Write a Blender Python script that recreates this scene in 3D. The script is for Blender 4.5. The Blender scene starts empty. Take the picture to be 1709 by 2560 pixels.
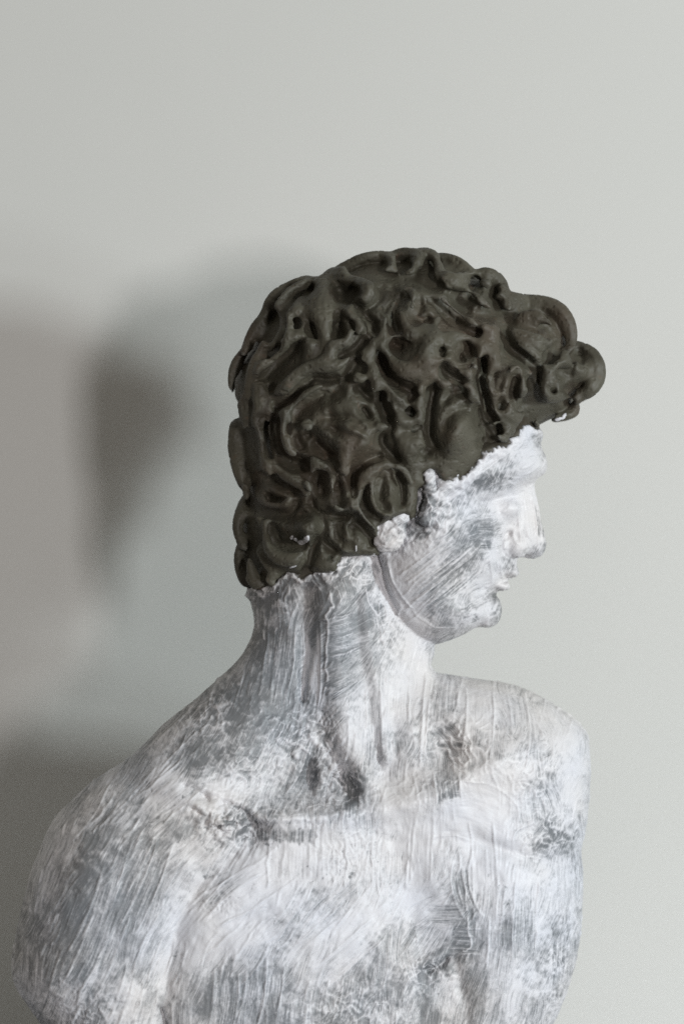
import bpy, math, random
import numpy as np
import openvdb

# ---------------------------------------------------------------- units
# Sculpting unit "u" = 0.275 mm.  x to the right, y downwards, d towards the front of the bust.
S = 0.000275
CX, CY = 854.5, 1280.0
rng = np.random.default_rng(7)
f32 = np.float32
scene = bpy.context.scene
COL = scene.collection


def to_world(p):
    w = np.empty((len(p), 3), dtype=f32)
    w[:, 0] = (p[:, 0] - CX) * S
    w[:, 1] = -p[:, 2] * S
    w[:, 2] = (CY - p[:, 1]) * S
    return w


# ---------------------------------------------------------------- noise
def _hash(*c):
    h = np.zeros(c[0].shape, dtype=np.uint32)
    for v, k in zip(c, (374761393, 668265263, 2147483647, 1274126177)):
        h = h + v.astype(np.int64).astype(np.uint32) * np.uint32(k)
    h = (h ^ (h >> np.uint32(13))) * np.uint32(1274126177)
    h = h ^ (h >> np.uint32(16))
    h = h * np.uint32(2246822519)
    h = h ^ (h >> np.uint32(15))
    return (h & np.uint32(0xFFFFFF)).astype(f32) / f32(0xFFFFFF)


def noise2(x, y, seed=0):
    x = np.asarray(x, dtype=f32); y = np.asarray(y, dtype=f32)
    x, y = np.broadcast_arrays(x, y)
    xi = np.floor(x); yi = np.floor(y)
    fx = x - xi; fy = y - yi
    fx = fx * fx * (3 - 2 * fx); fy = fy * fy * (3 - 2 * fy)
    xi = xi.astype(np.int64) + 5000; yi = yi.astype(np.int64) + 5000
    sd = np.full(xi.shape, seed, dtype=np.int64)
    a = _hash(xi, yi, sd); b = _hash(xi + 1, yi, sd)
    c = _hash(xi, yi + 1, sd); d = _hash(xi + 1, yi + 1, sd)
    return (a * (1 - fx) + b * fx) * (1 - fy) + (c * (1 - fx) + d * fx) * fy


def noise3(x, y, z, seed=0):
    xi = np.floor(x); yi = np.floor(y); zi = np.floor(z)
    fx = x - xi; fy = y - yi; fz = z - zi
    fx = fx * fx * (3 - 2 * fx); fy = fy * fy * (3 - 2 * fy); fz = fz * fz * (3 - 2 * fz)
    xi = xi.astype(np.int64) + 5000; yi = yi.astype(np.int64) + 5000; zi = zi.astype(np.int64) + 5000
    sd = np.full(xi.shape, seed, dtype=np.int64)
    r = []
    for k in (0, 1):
        a = _hash(xi, yi, zi + k, sd); b = _hash(xi + 1, yi, zi + k, sd)
        c = _hash(xi, yi + 1, zi + k, sd); d = _hash(xi + 1, yi + 1, zi + k, sd)
        r.append((a * (1 - fx) + b * fx) * (1 - fy) + (c * (1 - fx) + d * fx) * fy)
    return r[0] * (1 - fz) + r[1] * fz


def fbm2(x, y, seed=0, octv=4):
    v = 0; a = 0.5; t = 0
    for o in range(octv):
        v = v + a * noise2(x * 2 ** o + 13.7 * o, y * 2 ** o - 7.3 * o, seed + o * 17); t += a; a *= 0.55
    return v / t


def fbm3(x, y, z, seed=0, octv=3):
    v = 0; a = 0.5; t = 0
    for o in range(octv):
        v = v + a * noise3(x * 2 ** o + 3.1 * o, y * 2 ** o + 1.7 * o, z * 2 ** o - 2.3 * o, seed + o * 17); t += a; a *= 0.55
    return v / t


def sstep(a, b, x):
    t = np.clip((x - a) / (b - a), 0, 1)
    return t * t * (3 - 2 * t)


# ---------------------------------------------------------------- curves and fields
def catmull(pts, n=4, closed=False):
    p = np.array(pts, dtype=float)
    m = len(p); out = []
    rngk = range(m if closed else m - 1)
    for i in rngk:
        if closed:
            a, b, c, d = p[(i - 1) % m], p[i], p[(i + 1) % m], p[(i + 2) % m]
        else:
            a, b, c, d = p[max(i - 1, 0)], p[i], p[i + 1], p[min(i + 2, m - 1)]
        for k in range(n):
            t = k / n
            out.append(0.5 * ((2 * b) + (-a + c) * t + (2 * a - 5 * b + 4 * c - d) * t * t + (-a + 3 * b - 3 * c + d) * t ** 3))
    if not closed:
        out.append(p[-1])
    return np.array(out)


def seg_dist(X, Y, a, b):
    dx, dy = b[0] - a[0], b[1] - a[1]
    L = dx * dx + dy * dy + 1e-9
    t = np.clip(((X - a[0]) * dx + (Y - a[1]) * dy) / L, 0, 1)
    return (X - a[0] - t * dx) ** 2 + (Y - a[1] - t * dy) ** 2, t


def line_dist(X, Y, pts):
    best = np.full(X.shape, 1e12, dtype=f32)
    for a, b in zip(pts[:-1], pts[1:]):
        d, _ = seg_dist(X, Y, a, b)
        best = np.minimum(best, d)
    return np.sqrt(best)


def poly_sdf(X, Y, pts):
    """signed distance, positive inside"""
    pts = np.asarray(pts, dtype=float)
    best = np.full(X.shape, 1e12, dtype=f32)
    inside = np.zeros(X.shape, dtype=bool)
    m = len(pts)
    for i in range(m):
        a, b = pts[i], pts[(i + 1) % m]
        d, _ = seg_dist(X, Y, a, b)
        best = np.minimum(best, d)
        if a[1] != b[1]:
            cond = ((a[1] > Y) != (b[1] > Y)) & (X < (b[0] - a[0]) * (Y - a[1]) / (b[1] - a[1]) + a[0])
            inside ^= cond
    return np.where(inside, 1, -1) * np.sqrt(best)


def G(X, Y, cx, cy, sx, sy, ang=0):
    a = math.radians(ang)
    u = (X - cx) * math.cos(a) + (Y - cy) * math.sin(a)
    v = -(X - cx) * math.sin(a) + (Y - cy) * math.cos(a)
    return np.exp(-0.5 * ((u / sx) ** 2 + (v / sy) ** 2)).astype(f32)


def smin(a, b, k):
    h = np.clip(k - np.abs(a - b), 0, None) / k
    return np.minimum(a, b) - h * h * k * 0.25


def smax(a, b, k):
    return -smin(-a, -b, k)


class Vol:
    def __init__(s, x0, x1, y0, y1, d0, d1, h):
        s.h = h; s.o = (x0, y0, d0)
        s.n = (int((x1 - x0) / h) + 1, int((y1 - y0) / h) + 1, int((d1 - d0) / h) + 1)
        s.F = np.full(s.n, 60.0, dtype=f32)
        s.ax = [s.o[i] + h * np.arange(s.n[i], dtype=f32) for i in range(3)]

    def sl(s, lo, hi):
        r = []
        for i in range(3):
            a = max(0, int((lo[i] - s.o[i]) / s.h)); b = min(s.n[i], int((hi[i] - s.o[i]) / s.h) + 2)
            if b <= a:
                return None
            r.append(slice(a, b))
        return tuple(r)

    def grid(s, sl):
        return (s.ax[0][sl[0]][:, None, None], s.ax[1][sl[1]][None, :, None], s.ax[2][sl[2]][None, None, :])

    def tube(s, pts, rad, k, carve=0, ck=4, sub=False, squash=1.0, comb=0.0, phase=0.0):
        pts = np.asarray(pts, dtype=float); rad = np.asarray(rad, dtype=float)
        m = rad.max() + max(k, carve + ck) + 6
        sl = s.sl(pts.min(0) - m, pts.max(0) + m)
        if sl is None:
            return
        X, Y, D = s.grid(sl)
        best = np.full([q.stop - q.start for q in sl], 1e3, dtype=f32)
        lat = np.zeros((best.shape[0], best.shape[1], 1), dtype=f32) if comb else None
        lbest = np.full(lat.shape, 1e9, dtype=f32) if comb else None
        for i in range(max(1, len(pts) - 1)):
            a = pts[i]; b = pts[min(i + 1, len(pts) - 1)]
            v = b - a; L = (v ** 2).sum() + 1e-9
            t = np.clip(((X - a[0]) * v[0] + (Y - a[1]) * v[1] + (D - a[2]) * v[2]) / L, 0, 1)
            dd = np.sqrt((X - a[0] - t * v[0]) ** 2 + (Y - a[1] - t * v[1]) ** 2 + ((D - a[2] - t * v[2]) * squash) ** 2)
            best = np.minimum(best, dd - (rad[i] + (rad[min(i + 1, len(pts) - 1)] - rad[i]) * t))
            if comb:
                l2 = v[0] ** 2 + v[1] ** 2 + 1e-6
                t2 = np.clip(((X - a[0]) * v[0] + (Y - a[1]) * v[1]) / l2, 0, 1)
                d2_ = (X - a[0] - t2 * v[0]) ** 2 + (Y - a[1] - t2 * v[1]) ** 2
                side_ = ((X - a[0]) * v[1] - (Y - a[1]) * v[0]) / math.sqrt(l2)
                m_ = d2_ < lbest
                lbest = np.where(m_, d2_, lbest)
                lat = np.where(m_, side_ + (i + t2) * 0.55, lat)
        if comb:      # fine furrows that run along the lock
            best = best + comb * (np.cos(lat * (6.283 / 15.0) + phase) + 0.5 * np.cos(lat * (6.283 / 7.0) + phase * 2)) * sstep(-14, -2, best)
        F = s.F[sl]
        if sub:
            F = smax(F, -best, k)
        else:
            if carve:
                F = smax(F, -(best - carve), ck)
            F = smin(F, best, k)
        s.F[sl] = F

    def ellip(s, c, r, k, sub=False, carve=0, ang=0):
        m = max(r) + k + carve + 8
        sl = s.sl(np.array(c) - m, np.array(c) + m)
        if sl is None:
            return
        X, Y, D = s.grid(sl)
        a = math.radians(ang)
        U = (X - c[0]) * math.cos(a) + (Y - c[1]) * math.sin(a)
        V = -(X - c[0]) * math.sin(a) + (Y - c[1]) * math.cos(a)
        W = D - c[2]
        k0 = np.sqrt((U / r[0]) ** 2 + (V / r[1]) ** 2 + (W / r[2]) ** 2)
        k1 = np.sqrt((U / r[0] ** 2) ** 2 + (V / r[1] ** 2) ** 2 + (W / r[2] ** 2) ** 2) + 1e-6
        f = np.where(k0 < 0.05, -min(r), k0 * (k0 - 1) / k1).astype(f32)
        F = s.F[sl]
        if carve:
            F = smax(F, -(f - carve), 4)
        s.F[sl] = smax(F, -f, k) if sub else smin(F, f, k)

    def mesh(s):
        F = np.clip(s.F, -14, 14)
        F[0] = F[-1] = 14; F[:, 0] = F[:, -1] = 14; F[:, :, 0] = F[:, :, -1] = 14
        g = openvdb.FloatGrid(14.0)
        g.copyFromArray(np.ascontiguousarray(F), tolerance=0.0)
        p, q = g.convertToQuads(isovalue=0.0)[:2]
        p = np.asarray(p, dtype=np.float64) * s.h + np.array(s.o)
        return p, np.asarray(q)


def normalise(F, h):
    out = np.empty_like(F); n0 = F.shape[0]
    for i in range(0, n0, 40):                      # slab by slab, to spare memory
        a = max(0, i - 1); b = min(n0, i + 41)
        g = np.gradient(F[a:b], h)
        n = np.sqrt(g[0] ** 2 + g[1] ** 2 + g[2] ** 2)
        e = min(n0, i + 40)
        out[i:e] = F[i:e] / np.clip(n[i - a:e - a], 0.35, 8)
    return out


# ---------------------------------------------------------------- outlines
HAIR_OUT = [(609, 1461), (600, 1413), (593, 1382), (598, 1356), (594, 1321), (596, 1300), (603, 1280), (616, 1247), (614, 1222), (598, 1190),
            (590, 1142), (581, 1095), (580, 1068), (589, 1040), (590, 1018), (578, 998), (576, 967), (580, 935), (590, 903), (620, 863), (628, 836), (647, 801),
            (667, 785), (669, 766), (688, 740), (723, 721), (739, 706), (761, 698), (783, 703), (802, 707), (825, 696), (853, 670), (904, 646),
            (939, 640), (971, 642), (1006, 635), (1032, 634), (1055, 632), (1077, 633), (1092, 642), (1116, 646), (1147, 658), (1167, 672), (1179, 687),
            (1199, 681), (1218, 681), (1240, 696), (1256, 715), (1264, 731), (1285, 742), (1307, 756), (1339, 758), (1377, 766), (1406, 782),
            (1422, 804), (1430, 830), (1433, 852), (1446, 861), (1470, 877), (1486, 897), (1497, 916), (1498, 938), (1492, 960), (1482, 983),
            (1463, 996), (1439, 1008), (1434, 1022), (1425, 1040), (1409, 1053), (1384, 1060), (1352, 1078)]
FACE_FRONT = [(1345, 1060), (1350, 1085), (1350, 1108), (1355, 1130), (1359, 1157), (1354, 1178), (1338, 1200), (1322, 1222), (1304, 1262), (1294, 1310),
              (1288, 1350), (1288, 1392), (1289, 1410), (1288, 1428), (1268, 1449), (1256, 1468), (1238, 1486), (1246, 1504), (1251, 1522), (1250, 1540),
              (1242, 1561), (1229, 1576)]
JAW = [(1229, 1576), (1207, 1587), (1175, 1593), (1137, 1598), (1089, 1605), (1038, 1591), (993, 1556), (961, 1498), (948, 1444), (944, 1403), (930, 1330)]
TORSO = [(700, 1500), (655, 1560), (628, 1605), (600, 1643), (560, 1683), (490, 1745), (420, 1800), (339, 1880), (285, 1915), (241, 1943), (192, 1988), (147, 2037),
         (116, 2104), (89, 2179), (67, 2269), (50, 2349), (46, 2394), (58, 2443), (98, 2505), (138, 2559), (185, 2610), (225, 2680), (240, 2760), (240, 2830),
         (1330, 2830), (1345, 2680), (1372, 2590), (1397, 2540), (1420, 2479), (1444, 2397), (1456, 2295), (1459, 2193), (1455, 2131), (1464, 2090), (1473, 2029),
         (1478, 1968), (1477, 1894), (1473, 1850), (1459, 1823), (1423, 1790), (1362, 1749), (1288, 1716), (1216, 1703), (1145, 1692), (1061, 1674), (1000, 1600), (900, 1500)]
HAIRLINE = [(500, 1500), (600, 1476), (624, 1474), (691, 1471), (694, 1449), (719, 1426), (748, 1433), (799, 1426), (837, 1423), (845, 1395), (853, 1385),
            (901, 1382), (942, 1382), (944, 1368), (936, 1313), (981, 1288), (1008, 1281), (1022, 1296), (1031, 1290), (1035, 1224), (1057, 1211), (1046, 1183), (1079, 1172),
            (1100, 1206), (1122, 1200), (1136, 1190), (1136, 1206), (1165, 1179), (1194, 1149), (1197, 1135), (1239, 1122), (1262, 1117), (1268, 1104), (1287, 1088), (1310, 1066), (1344, 1077),
            (1384, 1059), (1409, 1055), (1600, 1050)]
WHITE_POLY = HAIRLINE + [(1800, 3000), (0, 3000), (0, 1500)]

# ---------------------------------------------------------------- body (head, neck, torso) as one continuous solid
H = 3.0
V = Vol(20, 1500, 1040, 2812, -400, 420, H)
X2, Y2 = np.meshgrid(V.ax[0], V.ax[1], indexing='ij')

# torso
print('torso')
d2 = poly_sdf(X2, Y2, catmull(TORSO, 3, True)).astype(f32)
zc = (30 - (X2 - 850) * 0.17).astype(f32)
R = 215.0
T = np.full(X2.shape, 235.0, dtype=f32)
CLAV = catmull([(330, 1900), (430, 1935), (520, 1975), (610, 2010), (700, 2024), (800, 2022), (900, 2008), (990, 1990), (1080, 1965), (1180, 1925), (1290, 1860), (1420, 1810)], 3)
clav_y = np.interp(X2, CLAV[:, 0], CLAV[:, 1])
above = clav_y - Y2
wn = np.exp(-((X2 - 830) / 240.0) ** 2)
T -= (78 * sstep(-14, 74, above) * wn).astype(f32)                       # the hollow above the collar bones
cl = line_dist(X2, Y2, CLAV)
T += 11 * np.exp(-(cl / 34) ** 2)
T += 26 * G(X2, Y2, 720, 2330, 190, 170) + 20 * G(X2, Y2, 1280, 2330, 120, 170)           # chest muscles
T += 20 * G(X2, Y2, 240, 2200, 120, 190)                                                     # near upper arm
GROOVE = catmull([(640, 2040), (590, 2110), (520, 2170), (470, 2250), (440, 2350), (428, 2460), (432, 2600), (440, 2800)], 4)
gd = line_dist(X2, Y2, GROOVE)
T -= (20 * np.exp(-(gd / 42) ** 2) + 5 * np.exp(-(gd / 14) ** 2)).astype(f32)
ARM = catmull([(418, 2478), (428, 2520), (432, 2600), (440, 2800)], 3)
T -= 20 * np.exp(-(line_dist(X2, Y2, ARM) / 8) ** 2)
G2 = catmull([(1180, 2080), (1290, 2122), (1385, 2148), (1445, 2205)], 4)
T -= 13 * np.exp(-(line_dist(X2, Y2, G2) / 22) ** 2)
STER = catmull([(960, 2050), (1010, 2200), (1060, 2330), (1100, 2420), (1125, 2560), (1140, 2800)], 4)
T -= (16 * np.exp(-(line_dist(X2, Y2, STER) / 70) ** 2)).astype(f32)
# creases by the near end of the collar bone
T += 15 * np.exp(-(line_dist(X2, Y2, catmull([(640, 2020), (720, 2016), (800, 2014), (870, 2004)], 3)) / 12) ** 2)
T += (fbm2(X2 / 15, Y2 / 12, 14, 2) - 0.5) * 26 * G(X2, Y2, 575, 2025, 70, 34, 32) + (fbm2(X2 / 13, Y2 / 16, 15, 2) - 0.5) * 22 * G(X2, Y2, 830, 1900, 90, 90)
T -= 20 * np.exp(-(line_dist(X2, Y2, catmull([(480, 1945), (560, 1985), (615, 2006), (648, 2030)], 3)) / 13) ** 2) * (0.5 + noise2(X2 / 22, Y2 / 22, 4))
T -= 7 * np.exp(-(line_dist(X2, Y2, catmull([(500, 1996), (540, 2022), (590, 2056), (628, 2078)], 3)) / 10) ** 2) * (0.3 + 1.2 * noise2(X2 / 18, Y2 / 18, 5))
T += 14 * G(X2, Y2, 565, 2030, 42, 16, 35)
T -= 22 * G(X2, Y2, 640, 2060, 22, 22)
# notch and folds at the bottom of the breast bone
T -= 15 * np.exp(-(line_dist(X2, Y2, catmull([(1060, 2400), (1085, 2392), (1108, 2372)], 3)) / 8) ** 2)
T += 12 * G(X2, Y2, 1075, 2368, 30, 9, -25)
T -= 6 * np.exp(-(line_dist(X2, Y2, catmull([(1128, 2368), (1140, 2420), (1155, 2480), (1165, 2560)], 3)) / 13) ** 2)
T -= 5 * G(X2, Y2, 1055, 2420, 14, 30)
# low uneven modelling left by the hand
T += ((fbm2(X2 / 90, Y2 / 90, 3, 3) - 0.5) * 16).astype(f32)
Tb = np.full(X2.shape, 225.0, dtype=f32)
q = np.clip(1 - d2 / R, 0, None)
for k in range(V.n[2]):
    w = V.ax[2][k] - zc
    Tk = np.where(w > 0, T, Tb)
    V.F[:, :, k] = (np.sqrt(q * q + (w / Tk) ** 2) - 1) * R
V.F = normalise(V.F, H)

# neck: elliptical sections that change with height
print('neck')
sl = V.sl((520, 1250, -300), (1200, 2080, 300))
X, Y, D = V.grid(sl)
ys = [1240, 1400, 1480, 1560, 1606, 1640, 1680, 1760, 1850, 1950, 2100]
lf = np.interp(Y, ys, [650, 622, 618, 642, 646, 640, 634, 620, 612, 600, 600])
rt = np.interp(Y, ys, [1010, 1020, 1040, 1064, 1072, 1073, 1060, 1052, 1046, 1040, 1030])
cxn = (lf + rt) / 2; wx = (rt - lf) / 2
wz = np.interp(Y, ys, [180, 190, 190, 188, 186, 186, 186, 190, 190, 170, 90])
cz = np.interp(Y, ys, [-10, -10, -5, 0, 0, 0, 0, 0, 0, 0, 0])
fn = ((np.sqrt(((X - cxn) / wx) ** 2 + ((D - cz) / wz) ** 2) - 1) * wz * 0.97).astype(f32)
fn = np.maximum(fn, (1250 - Y)); fn = np.maximum(fn, Y - 2070)
V.F[sl] = smin(V.F[sl], fn, 46)
V.tube(catmull([(850, 1380, 134), (836, 1500, 160), (836, 1640, 180), (860, 1800, 196), (903, 1920, 206), (933, 1990, 206)], 4), np.linspace(48, 24, 21), 38)
V.tube(catmull([(812, 1600, 150), (786, 1740, 158), (748, 1870, 166), (716, 1980, 198)], 4), np.linspace(30, 18, 13), 30)
V.tube(catmull([(1030, 1600, 60), (1034, 1700, 66), (1024, 1800, 90), (1010, 1900, 130), (1004, 1985, 170)], 4), np.linspace(34, 20, 17), 22)
V.tube(catmull([(712, 1500, 60), (700, 1600, 72), (636, 1720, 80), (520, 1815, 96)], 4), np.linspace(50, 42, 13), 34)
V.ellip((1048, 1626, 20), (36, 34, 60), 18)
V.tube(catmull([(722, 1470, 132), (716, 1580, 134), (700, 1680, 120), (660, 1760, 110)], 4), np.linspace(19, 15, 13), 14)
V.tube(catmull([(905, 1500, 164), (920, 1620, 170), (946, 1760, 176), (962, 1880, 190)], 4), np.linspace(17, 14, 13), 14)
V.tube(catmull([(764, 1480, 188), (766, 1580, 190), (758, 1740, 194)], 4), np.linspace(20, 5, 9), 24, sub=True)
V.tube(catmull([(985, 1620, 180), (990, 1740, 190), (996, 1840, 206)], 4), np.linspace(16, 5, 9), 20, sub=True)                               # larynx
V.ellip((862, 1932, 246), (26, 50, 48), 22, sub=True, ang=-16)               # pits above the collar bone
V.ellip((775, 1925, 215), (22, 42, 46), 18, sub=True, ang=10)
V.ellip((1100, 1840, 250), (60, 70, 90), 40, sub=True)

# head
print('head')
HV = Vol(840, 1420, 1040, 1640, -330, 330, H)
HV.o = (V.o[0] + H * round((840 - V.o[0]) / H), V.o[1], V.o[2] + H * round((-330 - V.o[2]) / H))
HV.ax = [HV.o[i] + H * np.arange(HV.n[i], dtype=f32) for i in range(3)]
xa, ya = np.meshgrid(HV.ax[0], HV.ax[1], indexing='ij')
ff = catmull(FACE_FRONT, 3); jj = catmull(JAW, 3)
dF = line_dist(xa, ya, np.vstack([[(1345, 900)], ff])).astype(f32)
dJ = line_dist(xa, ya, jj).astype(f32)
poly = list(ff) + list(jj[1:]) + [(900, 1200), (900, 900), (1345, 900)]
ins = poly_sdf(xa, ya, poly)
nearF = dF < dJ
dF = np.where((ins <= 0) & nearF, -dF, dF); dJ = np.where((ins <= 0) & ~nearF, -dJ, dJ)
Tt = 236 - 40 * sstep(1380, 1600, ya) - 24 * sstep(1150, 1250, xa) * sstep(1400, 1560, ya)
Tt = Tt + 10 * G(xa, ya, 1150, 1318, 60, 30, -15) + 8 * G(xa, ya, 1000, 1440, 40, 60)
# brow, eye socket, cheek, furrows
brow = catmull([(1120, 1215), (1190, 1196), (1260, 1192), (1330, 1180)], 4)
Tt += 16 * np.exp(-(line_dist(xa, ya, brow) / 26) ** 2)
Tt -= 46 * G(xa, ya, 1250, 1264, 46, 24, -12)
Tt -= 27 * np.exp(-(line_dist(xa, ya, catmull([(1335, 1216), (1290, 1236), (1228, 1250), (1196, 1256)], 3)) / 10) ** 2)
Tt -= 16 * G(xa, ya, 1225, 1400, 40, 60, 25)
Tt -= 14 * np.exp(-(line_dist(xa, ya, catmull([(1256, 1378), (1236, 1420), (1200, 1470)], 3)) / 11) ** 2)
Tt += 8 * np.exp(-(line_dist(xa, ya, catmull([(1235, 1378), (1212, 1425), (1180, 1480)], 3)) / 16) ** 2)
Tt -= 22 * G(xa, ya, 1205, 1476, 14, 10, -25)
Tt -= 14 * G(xa, ya, 1184, 1505, 18, 16)
qF = np.clip(1 - dF / 235, 0, None)
Rj = np.interp(xa, [930, 1000, 1100, 1230], [20, 30, 52, 84])
qJ = np.clip(1 - dJ / Rj, 0, None) * 0.86
qJ = np.where(dJ < 0, 0.86 - dJ / Rj, qJ)
hlv = -poly_sdf(xa, ya, WHITE_POLY)
Tt = Tt - 58 * np.exp(-(np.abs(dJ) / 90) ** 2) * sstep(1180, 1040, xa)
Tt = Tt - 42 * sstep(0, 30, hlv)
eb = 2 - 0.72 * sstep(1170, 1230, ya) * sstep(1540, 1470, ya)
for k in range(HV.n[2]):
    w = np.abs(HV.ax[2][k])
    HV.F[:, :, k] = (np.sqrt(qF ** 2 + qJ ** 2 + (w / Tt) ** eb) - 1) * 200
HV.F = normalise(HV.F, H)
# nose
HV.tube([(1306, 1226, 0), (1319, 1290, 0), (1330, 1350, 0), (1332, 1364, 0)], [24, 27, 30, 32], 22)
HV.tube([(1270, 1240, 34), (1282, 1300, 36), (1286, 1350, 36)], [26, 28, 28], 30)
HV.tube([(1270, 1240, -34), (1282, 1300, -36), (1286, 1350, -36)], [26, 28, 28], 30)
HV.tube([(1285, 1240, 0), (1290, 1330, 0)], [34, 52], 30)
HV.ellip((1352, 1160, 0), (12, 26, 60), 14)
for sg in (1, -1):
    HV.ellip((1287, 1365, 42 * sg), (31, 28, 28), 7)
    HV.tube(catmull([(1268, 1334, 68 * sg), (1253, 1350, 76 * sg), (1250, 1370, 78 * sg), (1262, 1392, 66 * sg)], 3), [7] * 10, 9, sub=True)
    HV.ellip((1308, 1396, 20 * sg), (16, 9, 11), 6, sub=True)
    # eye: ball, lids
    HV.ellip((1258, 1272, 74 * sg), (34, 22, 32), 22)
    HV.tube(catmull([(1214, 1268, 150 * sg), (1244, 1254, 132 * sg), (1286, 1248, 92 * sg)], 4), [4] * 9, 7, sub=True)
    
# lips
HV.ellip((1266, 1425, 0), (30, 16, 56), 9, ang=14)
HV.ellip((1246, 1462, 0), (27, 13, 50), 7, ang=10)
for sg in (1, -1):
    HV.tube(catmull([(1272, 1447, 12 * sg), (1250, 1448, 56 * sg), (1212, 1464, 96 * sg)], 4), [4] * 9, 6, sub=True)
HV.tube([(1240, 1484, -50), (1250, 1486, 0), (1240, 1484, 50)], [7, 8, 7], 8, sub=True)
HV.ellip((1216, 1530, 0), (36, 38, 74), 20)
# ear lobe region and sideburn lumps
for sg in (1, -1):
    HV.ellip((970, 1333, 232 * sg), (34, 44, 32), 12)
    HV.ellip((992, 1306, 244 * sg), (20, 30, 18), 14)
    HV.ellip((978, 1345, 272 * sg), (12, 16, 12), 8, sub=True)
    HV.tube(catmull([(1062, 1190, 246 * sg), (1070, 1240, 250 * sg), (1060, 1300, 246 * sg)], 4), np.linspace(12, 16, 9), 14)
    HV.tube(catmull([(1110, 1200, 240 * sg), (1092, 1250, 244 * sg), (1088, 1310, 238 * sg)], 4), np.linspace(16, 8, 9), 12)
    HV.tube(catmull([(1034, 1215, 252 * sg), (1034, 1270, 252 * sg), (1028, 1330, 240 * sg)], 4), [7] * 9, 8, sub=True)
    HV.ellip((1058, 1317, 262 * sg), (5, 6, 24), 3, sub=True)
i0 = [int(round((HV.o[i] - V.o[i]) / H)) for i in range(3)]
ss = tuple(slice(i0[i], i0[i] + HV.n[i]) for i in range(3))
V.F[ss] = smin(V.F[ss], HV.F, 14)
# skull under the hair, bottom cut flat
V.ellip((960, 1010, 0), (300, 300, 200), 10)
V.F = np.maximum(V.F, (V.ax[1] - 2800)[None, :, None])

# ---------------------------------------------------------------- hair: locks laid one over the other
print('hair')
HH = 2.5
W = Vol(555, 1518, 615, 1500, -2.5 * 32, 345, HH)
X2, Y2 = np.meshgrid(W.ax[0], W.ax[1], indexing='ij')
head_out = list(catmull(HAIR_OUT, 2)) + [(1358, 1157), (1335, 1210), (1360, 1360), (1260, 1400), (1250, 1560), (1180, 1760), (640, 1760), (636, 1560)]
dh = poly_sdf(X2, Y2, head_out).astype(f32)


def hairH(dist, x, y):
    R_ = 320.0
    T_ = 292 - 34 * sstep(1200, 1480, y) - 30 * sstep(1150, 1420, x)
    qq = np.clip(1 - dist / R_, 0, 1)
    return T_ * np.sqrt(np.clip(1 - qq ** 2, 0, 1))


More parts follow.
